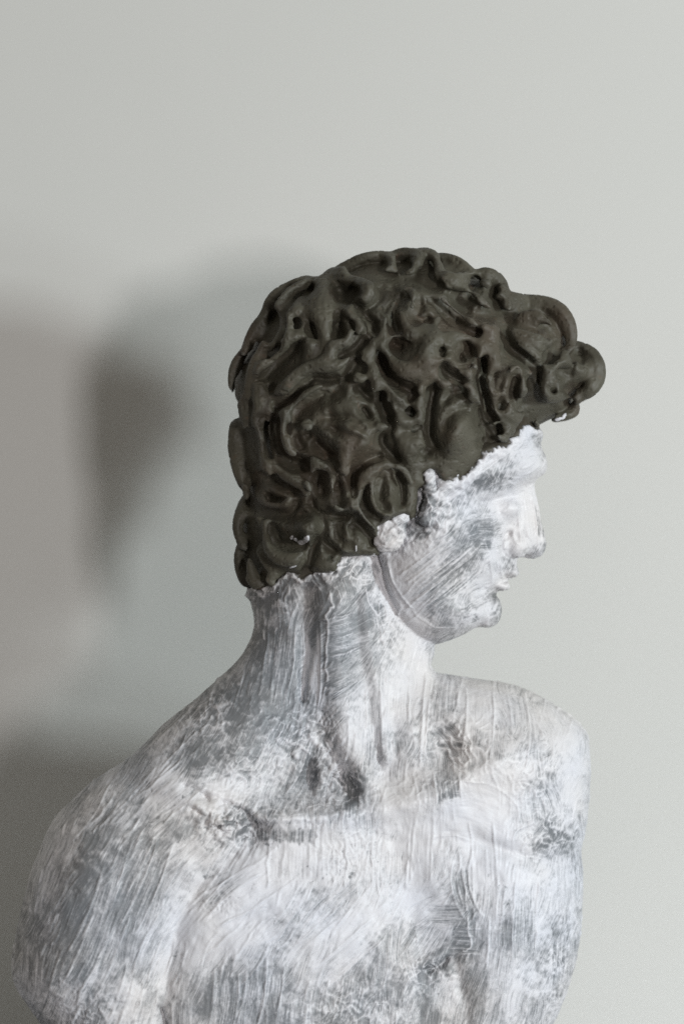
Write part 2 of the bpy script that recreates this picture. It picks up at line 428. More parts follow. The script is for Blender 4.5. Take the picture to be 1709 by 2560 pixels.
# dark seams between the locks: (tile, half width, depth, points); a tile is (x0, y0, scale)
TA, TB, TC, TD, TE_, TF, TG, TI, TZ = (560, 620, 5.227), (800, 620, 5.227), (1050, 620, 5.227), (1250, 750, 5.227), (560, 880, 5.227), (800, 880, 5.227), (1050, 850, 5.227), (560, 1130, 3.92), (560, 1050, 3.136)
SEAMS = [
    (TA, 11, 26, [(640, 830), (700, 950), (700, 1080), (640, 1200), (580, 1330)]),
    (TA, 4, 9, [(420, 1150), (400, 1300), (340, 1450), (310, 1600), (285, 1800), (265, 2000)]),
    (TA, 3, 7, [(1220, 500), (960, 640), (800, 790), (735, 930)]),
    (TA, 8, 18, [(1110, 1000), (1190, 1130), (1240, 1250), (1240, 1340)]),
    (TA, 10, 22, [(1000, 1270), (900, 1400), (820, 1470), (720, 1570), (600, 1690), (480, 1760)]),
    (TB, 12, 34, [(290, 620), (350, 680), (450, 720)]), (TB, 6, 24, [(430, 550), (455, 640), (450, 720)]),
    (TB, 4, 13, [(350, 300), (450, 350), (600, 390), (750, 400), (900, 425), (1000, 480), (1120, 465), (1260, 500), (1400, 540), (1560, 545)]),
    (TB, 3, 8, [(430, 260), (600, 230), (750, 215), (880, 230)]), (TB, 17, 18, [(1130, 170), (1070, 240), (980, 320)]),
    (TB, 5, 14, [(1270, 270), (1290, 390), (1180, 455), (1050, 430)]),
    (TB, 5, 13, [(1390, 140), (1430, 260), (1430, 400), (1510, 520)]),
    (TB, 6, 20, [(740, 500), (800, 580), (800, 680), (720, 780), (620, 850), (540, 850), (470, 780)]),
    (TB, 6, 20, [(880, 500), (940, 600), (940, 700), (860, 830), (790, 970)]),
    (TB, 10, 22, [(600, 860), (620, 960), (700, 1060), (720, 1210)]),
    (TB, 8, 22, [(1080, 620), (1020, 740), (960, 860), (960, 1000), (1000, 1120), (1060, 1170)]),
    (TB, 5, 15, [(1280, 690), (1290, 850), (1240, 950), (1320, 985), (1470, 955)]),
    (TB, 4, 8, [(1390, 700), (1430, 840)]),
    (TB, 6, 24, [(255, 990), (270, 1120), (325, 1260)]),
    (TB, 5, 10, [(470, 770), (530, 900), (560, 1010)]),
    (TB, 5, 14, [(570, 1170), (480, 1330), (300, 1450), (190, 1530)]),
    (TF, 5, 20, [(520, 110), (440, 240), (350, 350), (280, 470)]),
    (TB, 7, 16, [(930, 1240), (980, 1330), (1090, 1350)]),
    (TF, 10, 28, [(750, 50), (820, 180), (880, 320), (960, 430), (1090, 510), (1250, 600)]),
    (TC, 13, 22, [(400, 640), (500, 700), (600, 740), (650, 770)]), (TC, 3, 11, [(350, 650), (480, 770), (600, 870), (680, 900)]),
    (TC, 5, 17, [(80, 680), (200, 820), (330, 930), (440, 1000), (540, 1090), (650, 1140), (790, 1175)]),
    (TC, 3, 8, [(560, 530), (750, 590), (870, 700), (1000, 800)]),
    (TC, 3, 9, [(620, 880), (750, 910), (900, 900), (1010, 865)]),
    (TC, 10, 26, [(950, 540), (945, 610), (970, 670)]), (TC, 5, 18, [(880, 700), (940, 725), (1000, 720)]),
    (TC, 5, 13, [(660, 350), (690, 450), (730, 560)]),
    (TC, 6, 20, [(1060, 830), (1080, 1000), (1080, 1150), (1150, 1330), (1300, 1440), (1400, 1530), (1500, 1620)]),
    (TC, 5, 13, [(110, 180), (130, 300), (110, 430), (180, 530), (310, 520)]),
    (TG, 13, 32, [(450, 230), (490, 260), (480, 360)]), (TG, 7, 20, [(570, 110), (600, 220), (570, 330)]),
    (TG, 9, 24, [(250, 330), (280, 440), (370, 510), (470, 570), (570, 590)]), (TG, 5, 12, [(230, 130), (230, 220), (250, 330)]),
    (TG, 8, 27, [(785, 240), (775, 420), (720, 510), (750, 640), (800, 780), (830, 900), (880, 1020), (970, 1080)]),
    (TG, 8, 28, [(160, 620), (120, 850), (95, 1100), (110, 1300), (210, 1490)]),
    (TG, 9, 22, [(670, 850), (720, 960), (760, 1100), (850, 1230), (930, 1340)]), (TG, 3, 9, [(930, 1120), (1010, 1260)]),
    (TG, 6, 14, [(770, 1260), (840, 1420)]),
    (TG, 6, 22, [(1190, 470), (1160, 620), (1170, 760), (1210, 850)]), (TG, 7, 20, [(1330, 490), (1430, 620), (1440, 720), (1330, 830), (1250, 910)]),
    (TG, 10, 13, [(1060, 780), (990, 880), (970, 1000)]), (TG, 4, 8, [(1060, 480), (990, 620), (960, 760)]),
    (TG, 13, 22, [(1350, 1030), (1400, 990), (1480, 1010)]),
    (TD, 3, 7, [(490, 1130), (580, 1200), (700, 1260)]), (TD, 3, 7, [(420, 420), (540, 395), (610, 350)]), (TD, 6, 14, [(620, 370), (610, 470), (560, 530)]),
    (TD, 5, 9, [(520, 160), (660, 290), (740, 420), (800, 560), (790, 690)]), (TD, 9, 13, [(660, 560), (760, 690)]),
    (TD, 7, 18, [(560, 670), (640, 760), (720, 820)]), (TD, 3, 10, [(560, 650), (680, 690), (740, 780)]),
    (TD, 13, 34, [(890, 760), (970, 780)]), (TD, 11, 26, [(950, 720), (1070, 720)]),
    (TD, 3, 9, [(400, 840), (550, 860), (700, 830)]), (TD, 6, 17, [(60, 640), (200, 740), (350, 850), (440, 930), (470, 1060), (460, 1200), (480, 1330), (560, 1400), (700, 1390), (850, 1350), (970, 1305)]),
    (TD, 9, 14, [(890, 1120), (900, 1230), (930, 1290)]), (TD, 8, 8, [(980, 1080), (1050, 1160)]),
    (TD, 4, 13, [(440, 1340), (470, 1450), (520, 1570)]), (TD, 4, 12, [(490, 1490), (580, 1535), (690, 1480)]), (TD, 6, 16, [(300, 1470), (360, 1540), (380, 1620)]),
    (TE_, 4, 16, [(215, 280), (190, 450), (170, 600), (150, 690)]), (TE_, 4, 11, [(300, 180), (280, 350), (270, 560)]),
    (TE_, 6, 27, [(1560, 370), (1380, 400), (1200, 380), (1050, 480), (930, 610), (760, 720), (735, 830)]),
    (TE_, 6, 22, [(740, 850), (715, 1000), (740, 1200), (800, 1350), (920, 1425), (1090, 1430)]),
    (TE_, 3, 7, [(680, 420), (600, 560)]), (TE_, 10, 24, [(360, 980), (400, 1120), (430, 1280), (440, 1420), (400, 1600)]),
    (TE_, 6, 22, [(1190, 1110), (1250, 1230), (1380, 1340), (1450, 1460)]), (TE_, 7, 20, [(1080, 1420), (1110, 1580)]),
    (TE_, 3, 9, [(960, 1060), (1000, 1200), (1100, 1320)]), (TE_, 3, 6, [(850, 900), (830, 1050), (850, 1180)]), (TE_, 3, 8, [(1080, 1060), (1160, 1160)]),
    (TF, 8, 20, [(460, 440), (540, 540), (620, 620), (720, 655)]),
    (TF, 9, 22, [(815, 520), (800, 700), (850, 850), (940, 990)]), (TF, 9, 25, [(840, 1060), (800, 1190), (900, 1320), (1050, 1460)]),
    (TF, 12, 24, [(500, 720), (590, 820), (650, 950)]), (TF, 9, 11, [(1120, 600), (1190, 650)]), (TF, 4, 9, [(1400, 1280), (1330, 1410)]),
    (TF, 3, 6, [(330, 980), (480, 1010), (600, 1100)]),
    (TI, 5, 18, [(480, 190), (560, 290), (700, 380), (800, 410)]),
    (TI, 5, 18, [(340, 120), (290, 280), (280, 400), (360, 540), (500, 590), (650, 600), (730, 520), (740, 430)]),
    (TI, 9, 16, [(200, 660), (220, 820)]), (TI, 8, 16, [(320, 670), (310, 800)]), (TI, 5, 14, [(360, 690), (330, 850), (310, 960), (350, 1080), (450, 1210)]),
    (TI, 13, 26, [(450, 690), (540, 800), (560, 880), (680, 905), (860, 890)]), (TI, 12, 30, [(960, 790), (900, 900), (870, 1000), (830, 1100), (740, 1165)]),
    (TI, 6, 20, [(860, 420), (900, 560), (1000, 610), (1170, 630), (1290, 605)]), (TI, 15, 32, [(920, 180), (960, 330), (960, 480)]),
    (TI, 4, 14, [(1110, 260), (1150, 420), (1160, 580)]), (TI, 5, 16, [(960, 560), (990, 720), (980, 860), (1130, 985)]),
    (TI, 3, 11, [(1140, 660), (1150, 760), (1215, 825), (1250, 750), (1220, 680)]), (TI, 3, 8, [(1090, 650), (1100, 770), (1170, 860), (1290, 835)]),
    (TI, 15, 24, [(1240, 640), (1330, 720), (1420, 820), (1500, 930)]), (TI, 4, 18, [(1395, 340), (1370, 440), (1400, 540), (1450, 620), (1560, 660)]),
    (TI, 8, 20, [(1570, 20), (1400, 90), (1290, 200), (1265, 350), (1275, 480)]),
    (TZ, 9, 24, [(1310, 395), (1375, 500), (1380, 620), (1345, 700)]), (TZ, 3, 9, [(1240, 420), (1220, 560), (1235, 660), (1290, 725)]),
    (TI, 7, 18, [(810, 70), (830, 220)]), (TI, 3, 9, [(190, 970), (175, 1100), (195, 1260)]), (TI, 3, 8, [(350, 1050), (420, 1200)]), (TI, 6, 12, [(400, 190), (380, 260)]),
]
SEAMS += [(TG, 3, 7, [(230, 920), (360, 760), (600, 700)]), (TG, 3, 7, [(240, 1250), (380, 1000), (640, 900)]), (TF, 4, 9, [(100, 700), (180, 560), (330, 480)]),
          (TF, 4, 9, [(120, 1000), (300, 1080), (560, 1180)]), (TF, 4, 9, [(60, 900), (240, 880), (420, 900), (560, 1020)]), (TE_, 4, 10, [(1000, 800), (1200, 640), (1450, 560)]), (TE_, 4, 9, [(920, 950), (1060, 760), (1300, 640)]),
          (TB, 4, 9, [(350, 1000), (450, 1100), (430, 1250), (330, 1350)]), (TA, 4, 8, [(900, 900), (960, 1050), (900, 1200)]), (TG, 4, 9, [(900, 420), (920, 600), (880, 760)]), (TC, 4, 8, [(250, 180), (400, 150), (560, 250)]),
          (TF, 4, 10, [(950, 700), (1050, 800), (1250, 860)]), (TF, 4, 10, [(1000, 1000), (1150, 1060), (1330, 960)]), (TI, 4, 8, [(700, 650), (800, 600), (900, 680)]), (TD, 4, 8, [(620, 1000), (760, 960), (950, 1000)]),
          (TA, 4, 8, [(500, 1450), (640, 1380), (800, 1300)]), (TF, 4, 9, [(860, 620), (900, 800), (980, 950)]), (TE_, 4, 8, [(560, 800), (540, 1000), (580, 1250), (640, 1450)]), (TI, 4, 8, [(400, 420), (520, 470), (640, 460)])]
SWELL = [  # broad lobes: x, y, sx, sy, angle, height
    (880, 1090, 48, 46, 0, 26), (1135, 1075, 40, 60, 10, 26), (1350, 840, 44, 34, 20, 18), (1065, 900, 44, 34, 0, 20), (1010, 985, 26, 46, 0, 12), (1270, 990, 22, 50, 0, 12),
    (745, 820, 60, 60, -40, 16), (880, 830, 32, 48, 15, 20), (910, 745, 26, 24, 0, 18), (770, 1310, 34, 30, 0, 26), (680, 1235, 38, 26, 10, 14), (720, 1395, 60, 22, 15, 16),
    (1130, 710, 34, 24, 0, 14), (1215, 705, 26, 22, 0, 10), (1200, 830, 46, 20, 5, 18), (1380, 985, 44, 26, 0, 18), (1465, 940, 22, 40, 0, 16), (1130, 905, 40, 44, 0, 14),
    (960, 1290, 50, 60, 0, 20), (860, 1245, 26, 36, 0, 16), (865, 1345, 24, 30, 0, 14), (640, 950, 24, 90, 8, 14), (700, 1090, 30, 50, 0, 10), (930, 1180, 30, 20, 0, 8), (1185, 960, 22, 60, 0, 10)]


def seams_field(X, Y):
    near = np.full(X.shape, 1e3, dtype=f32); cut = np.zeros(X.shape, dtype=f32); lip = np.zeros(X.shape, dtype=f32)
    for (tile, w, dep, pts) in SEAMS:
        p = np.array(pts, dtype=float) / tile[2] + np.array(tile[:2])
        c = catmull(p, 4)
        seg = np.linalg.norm(np.diff(c, axis=0), axis=1); s_ = np.concatenate([[0], np.cumsum(seg)]); tot = s_[-1]
        lo = c.min(0) - 60; hi = c.max(0) + 60
        i0 = np.searchsorted(X[:, 0], lo[0]); i1 = np.searchsorted(X[:, 0], hi[0]); j0 = np.searchsorted(Y[0], lo[1]); j1 = np.searchsorted(Y[0], hi[1])
        xs_, ys_ = X[i0:i1, j0:j1], Y[i0:i1, j0:j1]
        best = np.full(xs_.shape, 1e9, dtype=f32); arc = np.zeros(xs_.shape, dtype=f32); sg_ = np.zeros(xs_.shape, dtype=f32)
        for k in range(len(c) - 1):
            d, t = seg_dist(xs_, ys_, c[k], c[k + 1])
            m = d < best
            best = np.where(m, d, best); arc = np.where(m, s_[k] + t * seg[k], arc)
            nx_ = (xs_ - c[k][0] - t * (c[k + 1][0] - c[k][0])) * 0.6 - (ys_ - c[k][1] - t * (c[k + 1][1] - c[k][1])) * 0.8
            sg_ = np.where(m, nx_, sg_)
        d = np.sqrt(best)
        end = np.minimum(arc, tot - arc)
        a = 0.25 + 0.75 * sstep(0, min(18, tot * 0.3), end)
        nn_ = (1 - a) * 20 + d + 10 * (1 - min(1.0, dep / 16.0))
        near[i0:i1, j0:j1] = smin(near[i0:i1, j0:j1], nn_, 5)
        g = dep * a * np.exp(-(d / ((w * 0.95 + 1.5) * (0.6 + 0.4 * a))) ** 2)
        cut[i0:i1, j0:j1] = np.maximum(cut[i0:i1, j0:j1], g)
        # one lip of the seam overlaps the other
        lip[i0:i1, j0:j1] += dep * a * (0.42 * np.tanh(sg_ / 6) * np.exp(-(d / 24) ** 2))
    return np.clip(near, 0, None), cut, lip


near, cut, lip = seams_field(X2, Y2)
R_ = 320.0
T_ = 296 - 34 * sstep(1200, 1480, Y2) - 30 * sstep(1150, 1420, X2)
pillow = -36 * (1 - np.clip(near / 44, 0, 1)) ** 1.8
cut = np.clip(cut - 8, 0, None) * 0.55 - np.clip(lip, -14, 14)
Te = T_ - 26 + (fbm2(X2 / 34, Y2 / 34, 9, 2) - 0.5) * 12
for sw in SWELL:
    Te = Te + 2.7 * sw[5] * G(X2, Y2, sw[0], sw[1], sw[2] * 0.85, sw[3] * 0.85, sw[4])
qq = np.clip(1 - (dh - 14) / R_, 0, None)
for k in range(W.n[2]):
    W.F[:, :, k] = (np.sqrt(qq ** 2 + (np.abs(W.ax[2][k]) / Te) ** 2) - 1) * 260
W.F = normalise(W.F, HH)
def z1(p): return (560 + p[0] / 3.136, 600 + p[1] / 3.136)
def z2(p): return (1020 + p[0] / 3.136, 600 + p[1] / 3.136)
def z3(p): return (560 + p[0] / 3.136, 1050 + p[1] / 3.136)


# (origin, points, radius, lift)
LOCKS = [
    (z1, [(640, 345), (480, 430), (390, 520), (360, 600)], 40, 0),
    (z1, [(190, 880), (125, 980), (100, 1100), (110, 1230)], 34, 4),
    (z1, [(345, 610), (270, 720), (225, 850), (190, 1020), (160, 1250)], 38, 0),
    (z1, [(720, 360), (560, 450), (450, 600), (420, 780), (310, 920), (220, 1040), (190, 1240), (230, 1450), (240, 1600)], 52, 4),
    (z1, [(620, 420), (560, 600), (560, 780), (480, 900), (370, 1000), (290, 1040)], 44, 6),
    (z1, [(300, 1150), (330, 1350), (300, 1500), (330, 1700)], 50, 0),
    (z1, [(900, 250), (1080, 175), (1250, 165), (1330, 250), (1180, 300), (980, 270)], 34, 2),
    (z1, [(1300, 165), (1400, 145), (1500, 175), (1500, 260), (1400, 320)], 40, 2),
    (z1, [(880, 330), (790, 420), (760, 540), (780, 660), (750, 800), (700, 940)], 70, 4),
    (z1, [(900, 540), (1000, 580), (1040, 700), (990, 820), (890, 880), (830, 960)], 46, 10),
    (z1, [(800, 310), (950, 310), (1080, 370), (1140, 470), (1100, 560)], 46, 12),
    (z1, [(1170, 320), (1240, 430), (1240, 560), (1180, 670)], 26, 10),
    (z1, [(1270, 340), (1340, 470), (1300, 600), (1220, 760), (1150, 880)], 30, 10),
    (z1, [(1430, 400), (1340, 540), (1370, 690), (1440, 780), (1530, 740), (1570, 640)], 36, 10),
    (z1, [(1090, 740), (1020, 900), (870, 1010), (650, 1080), (500, 1200), (420, 1190)], 44, 8),
    (z1, [(1140, 880), (1020, 1030), (930, 1130)], 34, 8),
    (z1, [(1000, 980), (1040, 1130), (1110, 1220), (1210, 1230)], 34, 6),
    (z1, [(1180, 900), (1190, 1080), (1250, 1250), (1260, 1420), (1200, 1560)], 40, 8),
    (z1, [(860, 1130), (650, 1210), (500, 1350), (470, 1530), (520, 1700), (660, 1780), (800, 1770)], 48, 12),
    (z1, [(1240, 1110), (1330, 1190), (1480, 1230), (1580, 1180)], 32, 8),
    (z1, [(1330, 1240), (1380, 1400), (1420, 1560), (1390, 1720)], 58, 8),
    (z1, [(1340, 790), (1240, 880), (1290, 1020), (1420, 1080), (1550, 1010), (1600, 870), (1540, 770)], 44, 14),
    # upper right
    (z2, [(60, 130), (150, 150), (200, 250), (180, 350)], 38, 2),
    (z2, [(230, 165), (330, 200), (420, 270), (450, 345), (350, 365), (230, 330)], 42, 4),
    (z2, [(520, 330), (600, 400), (700, 470), (880, 500)], 34, 2),
    (z2, [(510, 310), (590, 290), (680, 330), (720, 400), (670, 430)], 32, 8),
    (z2, [(0, 370), (40, 490), (40, 610), (120, 680), (250, 640), (340, 690)], 34, 8),
    (z2, [(110, 470), (140, 560), (150, 640)], 22, 8),
    (z2, [(180, 470), (300, 560), (420, 670), (560, 760), (680, 740), (700, 650), (590, 530), (500, 430), (360, 385), (180, 375)], 36, 10),
    (z2, [(330, 640), (450, 730), (560, 800), (700, 780)], 28, 4),
    (z2, [(50, 700), (150, 790), (210, 930), (180, 1070), (60, 1140)], 46, 10),
    (z2, [(270, 880), (330, 800), (440, 790), (530, 880), (530, 1000), (450, 1090), (330, 1070)], 36, 12),
    (z2, [(740, 540), (740, 700), (830, 800), (1000, 840), (1120, 890), (1180, 930), (1110, 960)], 38, 10),
    (z2, [(760, 520), (900, 510), (1080, 545), (1180, 620), (1230, 740), (1220, 860)], 46, 4),
    (z2, [(860, 650), (980, 640), (1080, 700), (1080, 790)], 40, 10),
    (z2, [(720, 860), (640, 840), (600, 960), (620, 1150), (660, 1340), (770, 1440)], 46, 10),
    (z2, [(730, 840), (850, 890), (980, 990), (1120, 970), (1260, 970)], 34, 8),
    (z2, [(1280, 960), (1110, 1010), (1020, 1090), (1040, 1220), (1130, 1280), (1260, 1240)], 54, 6),
    (z2, [(1310, 850), (1400, 910), (1445, 1000), (1440, 1100), (1370, 1190), (1260, 1220)], 42, 4),
    (z2, [(1270, 1270), (1270, 1340), (1190, 1390), (1100, 1390)], 34, 0),
    (z2, [(830, 1020), (740, 1120), (730, 1250), (780, 1370), (870, 1390), (940, 1310), (980, 1180), (950, 1070), (880, 1020)], 32, 12),
    (z2, [(870, 1120), (870, 1260)], 40, 4),
    (z2, [(1000, 1300), (950, 1400), (1000, 1470)], 36, 4),
    (z2, [(1010, 1290), (1060, 1380), (1120, 1370), (1100, 1330)], 22, 10),
    (z2, [(100, 1190), (80, 1380), (60, 1560), (110, 1650)], 48, 8),
    (z2, [(190, 1170), (330, 1140), (470, 1210), (520, 1330), (600, 1450)], 40, 10),
    (z2, [(490, 1190), (560, 1340), (660, 1460), (780, 1530)], 32, 10),
    (z2, [(540, 1450), (640, 1530), (740, 1590)], 26, 8),
    # back and lower
    (z3, [(105, 50), (115, 240), (165, 430), (205, 540)], 42, 0),
    (z3, [(240, 60), (300, 280), (400, 410), (560, 520), (690, 600)], 46, 6),
    (z3, [(250, 430), (230, 560), (340, 670), (500, 650), (560, 560)], 44, 6),
    (z3, [(640, 20), (690, 160), (790, 260), (850, 290)], 32, 12),
    (z3, [(190, 620), (160, 750), (150, 870), (190, 1010)], 40, 0),
    (z3, [(140, 1000), (150, 1150), (190, 1290)], 34, 0),
    (z3, [(310, 700), (280, 850), (260, 1000), (330, 1150), (400, 1260)], 44, 6),
    (z3, [(220, 1060), (250, 1200), (290, 1310)], 46, 2),
    (z3, [(930, 230), (960, 380), (1010, 500), (990, 700)], 40, 8),
    (z3, [(850, 460), (900, 600), (900, 740)], 38, 8),
    (z3, [(680, 380), (680, 540), (760, 690), (920, 760), (1000, 740)], 28, 8),
    (z3, [(1180, 880), (1090, 730), (1040, 600), (1070, 450), (1200, 350), (1350, 390), (1430, 500)], 38, 12),
    (z3, [(1200, 420), (1140, 560), (1170, 700), (1290, 760), (1380, 700)], 34, 10),
    (z3, [(810, 780), (820, 880), (930, 970), (1030, 900), (1010, 790), (920, 770)], 28, 8),
    (z3, [(370, 760), (340, 870), (390, 990), (510, 1060), (640, 1010), (700, 910), (690, 830)], 46, 10),
    (z3, [(800, 960), (900, 1060), (1000, 1080)], 38, 2),
]
def lock3(org, pts, lift, r):
    p = np.array([org(q) for q in pts])
    c = catmull(p, 5)
    ds = poly_sdf(c[:, 0], c[:, 1], head_out)
    dep = hairH(np.clip(ds - 2, 0, None), c[:, 0], c[:, 1]) + lift - r * 0.62
    return np.column_stack([c, dep])


lr = random.Random(5)
for (org, pts, r, lift) in sorted(LOCKS, key=lambda l: l[3]):
    r = r / 3.136 * 1.9
    c = lock3(org, pts, lift, r)
    c[:, 2] += r * 0.62 - r / 1.45 + 6 - (r - 20) * 0.1
    n = len(c)
    t = np.linspace(0, 1, n)
    prof = 0.50 + 0.50 * np.sin(np.pi * np.clip(t * 0.84 + 0.08, 0, 1)) ** 0.8
    for sw in SWELL:      # the locks ride over the lobes
        c[:, 2] += 1.3 * sw[5] * G(c[:, 0], c[:, 1], sw[0], sw[1], sw[2] * 0.85, sw[3] * 0.85, sw[4])
    c[:, 2] += -r * 0.5 * (sstep(0.25, 0.0, t) + 0.7 * sstep(0.8, 1.0, t))
    W.tube(c, r * prof, 18, squash=1.45, comb=1.7, phase=lr.random() * 6)
W.F += np.clip(-pillow + cut, -5, 60)[:, :, None] * 0.9 * sstep(4, 30, dh + 6)[:, :, None] - 1
for k in range(W.n[2]):      # solid core, so that no seam cuts right through
    core = (np.sqrt(np.clip(1 - (dh - 11) / R_, 0, None) ** 2 + (np.abs(W.ax[2][k]) / (T_ - 72)) ** 2) - 1) * 260
    W.F[:, :, k] = smin(W.F[:, :, k], core * 0.5, 8)
hl = -poly_sdf(X2, Y2, WHITE_POLY).astype(f32)      # positive above the hair line
W.F = smax(W.F, (-hl - 4)[:, :, None], 30)
# both halves alike: mirror the sculpted half about the middle plane
for it in range(4):                 # thumb the clay smooth
    for ax_ in range(3):
        A = np.swapaxes(W.F, 0, ax_); B = A.copy()
        B[1:-1] = A[1:-1] * 0.5 + 0.25 * (A[:-2] + A[2:])
        W.F = np.ascontiguousarray(np.swapaxes(B, 0, ax_))
k0 = int(round((0 - W.o[2]) / HH))
half = W.F[:, :, k0:]
full = np.concatenate([half[:, :, :0:-1], half], axis=2)
W.F = full; W.n = full.shape; W.o = (W.o[0], W.o[1], -HH * (half.shape[2] - 1))


# ---------------------------------------------------------------- mesh building
def build_mesh(name, p, q, parent=None, subdiv=0):
    me = bpy.data.meshes.new(name)
    w = to_world(p)
    me.vertices.add(len(w)); me.vertices.foreach_set('co', w.ravel())
    me.loops.add(q.size); me.loops.foreach_set('vertex_index', q.astype(np.int32).ravel())
    me.polygons.add(len(q)); me.polygons.foreach_set('loop_start', np.arange(0, q.size, 4, dtype=np.int32))
    me.update(calc_edges=True)
    ob = bpy.data.objects.new(name, me); COL.objects.link(ob)
    if subdiv:
        m = ob.modifiers.new('s', 'SUBSURF'); m.levels = subdiv
        dg = bpy.context.evaluated_depsgraph_get()
        me2 = bpy.data.meshes.new_from_object(ob.evaluated_get(dg))
        ob.modifiers.clear(); ob.data = me2; bpy.data.meshes.remove(me); me = me2; me.name = name
    me.polygons.foreach_set('use_smooth', np.ones(len(me.polygons), dtype=bool))
    if parent:
        ob.parent = parent
    return ob


def co(ob):
    me = ob.data; a = np.empty(len(me.vertices) * 3, dtype=f32)
    me.vertices.foreach_get('co', a); a = a.reshape(-1, 3)
    p = np.column_stack([a[:, 0] / S + CX, CY - a[:, 2] / S, -a[:, 1] / S]).astype(f32)
    n = np.empty(len(me.vertices) * 3, dtype=f32)
    me.vertex_normals.foreach_get('vector', n)
    return a, p, n.reshape(-1, 3)


def attr(ob, name, v):
    at = ob.data.attributes.new(name, 'FLOAT', 'POINT')
    at.data.foreach_set('value', np.ascontiguousarray(v, dtype=f32))


# ---------------------------------------------------------------- brushed paint map (real thickness + coverage)
print('paint')
PH = 1.5
px = np.arange(0, 1520, PH, dtype=f32); py = np.arange(1000, 2830, PH, dtype=f32)
PX, PY = np.meshgrid(px, py, indexing='ij')
# direction the brush was pulled in, by area: x, y, radius x, radius y, angle (degrees, y down), streakiness
DIRS = [(230, 2250, 150, 250, 112, 1), (420, 2000, 120, 120, 132, 1), (480, 1800, 120, 90, 128, 1), (670, 1650, 60, 140, 99, 1), (600, 1780, 60, 80, 115, .8),
        (860, 1590, 70, 90, 160, 1), (800, 1480, 60, 70, 80, .7), (980, 1760, 60, 160, 92, 1), (1110, 1400, 90, 120, 141, 1), (1205, 1345, 25, 50, 178, 1),
        (1325, 1300, 30, 80, 82, 1), (1150, 1560, 90, 30, 165, .8), (960, 1480, 30, 80, 62, .6), (1240, 1160, 70, 50, 150, .6), (780, 2090, 150, 60, 92, .9),
        (760, 2270, 180, 90, 140, .9), (620, 2480, 200, 90, 98, 1), (1290, 2350, 130, 170, 93, 1), (1390, 1900, 80, 150, 98, .6), (1150, 1830, 70, 90, 70, .4),
        (1080, 2260, 60, 60, 175, .9), (1000, 2200, 60, 100, 95, .8), (950, 2480, 60, 100, 88, .7), (1150, 2480, 50, 60, 110, .8), (1110, 1960, 40, 60, 84, 1), (560, 2150, 60, 60, 145, 1)]
TONE = [  # x, y, sx, sy, angle, amount
    (1170, 2020, 85, 75, 0, .75), (1000, 1960, 60, 45, 0, .5), (640, 2200, 190, 45, -30, .55), (720, 2100, 120, 40, 0, .45), (1010, 2150, 70, 70, 0, .5), (430, 1950, 80, 30, 30, .4),
    (600, 1960, 60, 40, 0, .35), (1300, 2170, 70, 60, 20, .5), (560, 2330, 150, 40, -35, .45), (1180, 1760, 60, 110, 5, .45), (1400, 1830, 40, 60, 0, .3), (1420, 1980, 30, 70, 0, .55),
    (1090, 2480, 30, 60, 8, -.12), (335, 2440, 16, 100, 15, .3), (850, 2330, 110, 50, -35, .4), (885, 1830, 26, 80, 10, .4), (1010, 1720, 40, 50, 0, .5), (1030, 1620, 24, 24, 0, .5),
    (1150, 1190, 80, 30, -35, .6), (1310, 1150, 26, 40, 0, .4), (1225, 1390, 22, 90, 15, .5), (1310, 1310, 30, 70, -6, .5), (970, 1330, 40, 45, 0, .25), (985, 1470, 22, 90, -28, .5),
    (1040, 1380, 60, 40, -40, .35), (1250, 1460, 30, 14, 10, .6), (1220, 1520, 22, 26, 0, .4), (600, 1500, 40, 20, 0, .1), (1330, 2270, 20, 50, 0, .4), (1290, 2440, 90, 60, 0, .25), (1240, 1260, 60, 20, -15, .4),
    (320, 2230, 90, 170, 18, -.26), (230, 2190, 40, 120, 15, -.2), (640, 1760, 80, 70, -35, -.30), (690, 1650, 45, 110, 4, -.38), (855, 1610, 40, 90, 10, -.32), (800, 1520, 22, 70, 0, -.3),
    (1112, 1960, 26, 40, 0, -.45), (600, 2440, 170, 60, 0, -.22), (700, 2510, 120, 60, 0, -.25), (1135, 2340, 34, 18, 0, -.5), (1150, 2260, 26, 50, -15, -.4), (1370, 2060, 50, 60, 0, -.35),
    (870, 1940, 30, 40, 0, -.55), (775, 1920, 24, 30, 0, -.3), (745, 1790, 22, 36, 0, -.4), (1110, 1460, 40, 22, -40, -.4), (1150, 1380, 60, 20, -40, -.35), (1207, 1330, 26, 40, 0, -.4), (1200, 1205, 24, 16, 0, -.38),
    (1110, 1830, 50, 60, 0, -.2), (620, 2020, 26, 22, 0, -.45), (560, 1840, 90, 36, -40, -.3), (1290, 2330, 70, 80, 0, -.22), (1240, 1540, 16, 26, 0, -.35), (1185, 1505, 18, 14, 0, -.5), (1330, 1380, 30, 14, 0, -.3),
    (1040, 1300, 16, 46, 0, -.5), (1060, 1230, 24, 34, 0, -.3), (1180, 2450, 22, 44, 0, -.3), (800, 2210, 70, 30, -35, -.25), (940, 2420, 60, 90, 0, -.1), (640, 2060, 120, 26, 0, -.1), (130, 2380, 60, 140, -10, -.15),
    (670, 1500, 50, 40, 0, -.15), (1240, 1486, 26, 8, 0, -.7), (1070, 2420, 14, 26, 0, -.5), (760, 2070, 120, 18, 0, -.25), (1300, 1090, 30, 10, -30, .3)]
tone = np.full(PX.shape, 0.55, dtype=f32)
for t in TONE:
    tone += t[5] * G(PX, PY, *t[:5]) * (0.9 if t[5] > 0 else 1.0)
tone += (fbm2(PX / 70, PY / 70, 77, 3) - 0.5) * 0.7
tone = np.clip(tone, 0.14, 1.06)
P = np.clip(tone + (fbm2(PX / 9, PY / 9, 21, 3) - 0.5) * 0.7, 0, 1.2)
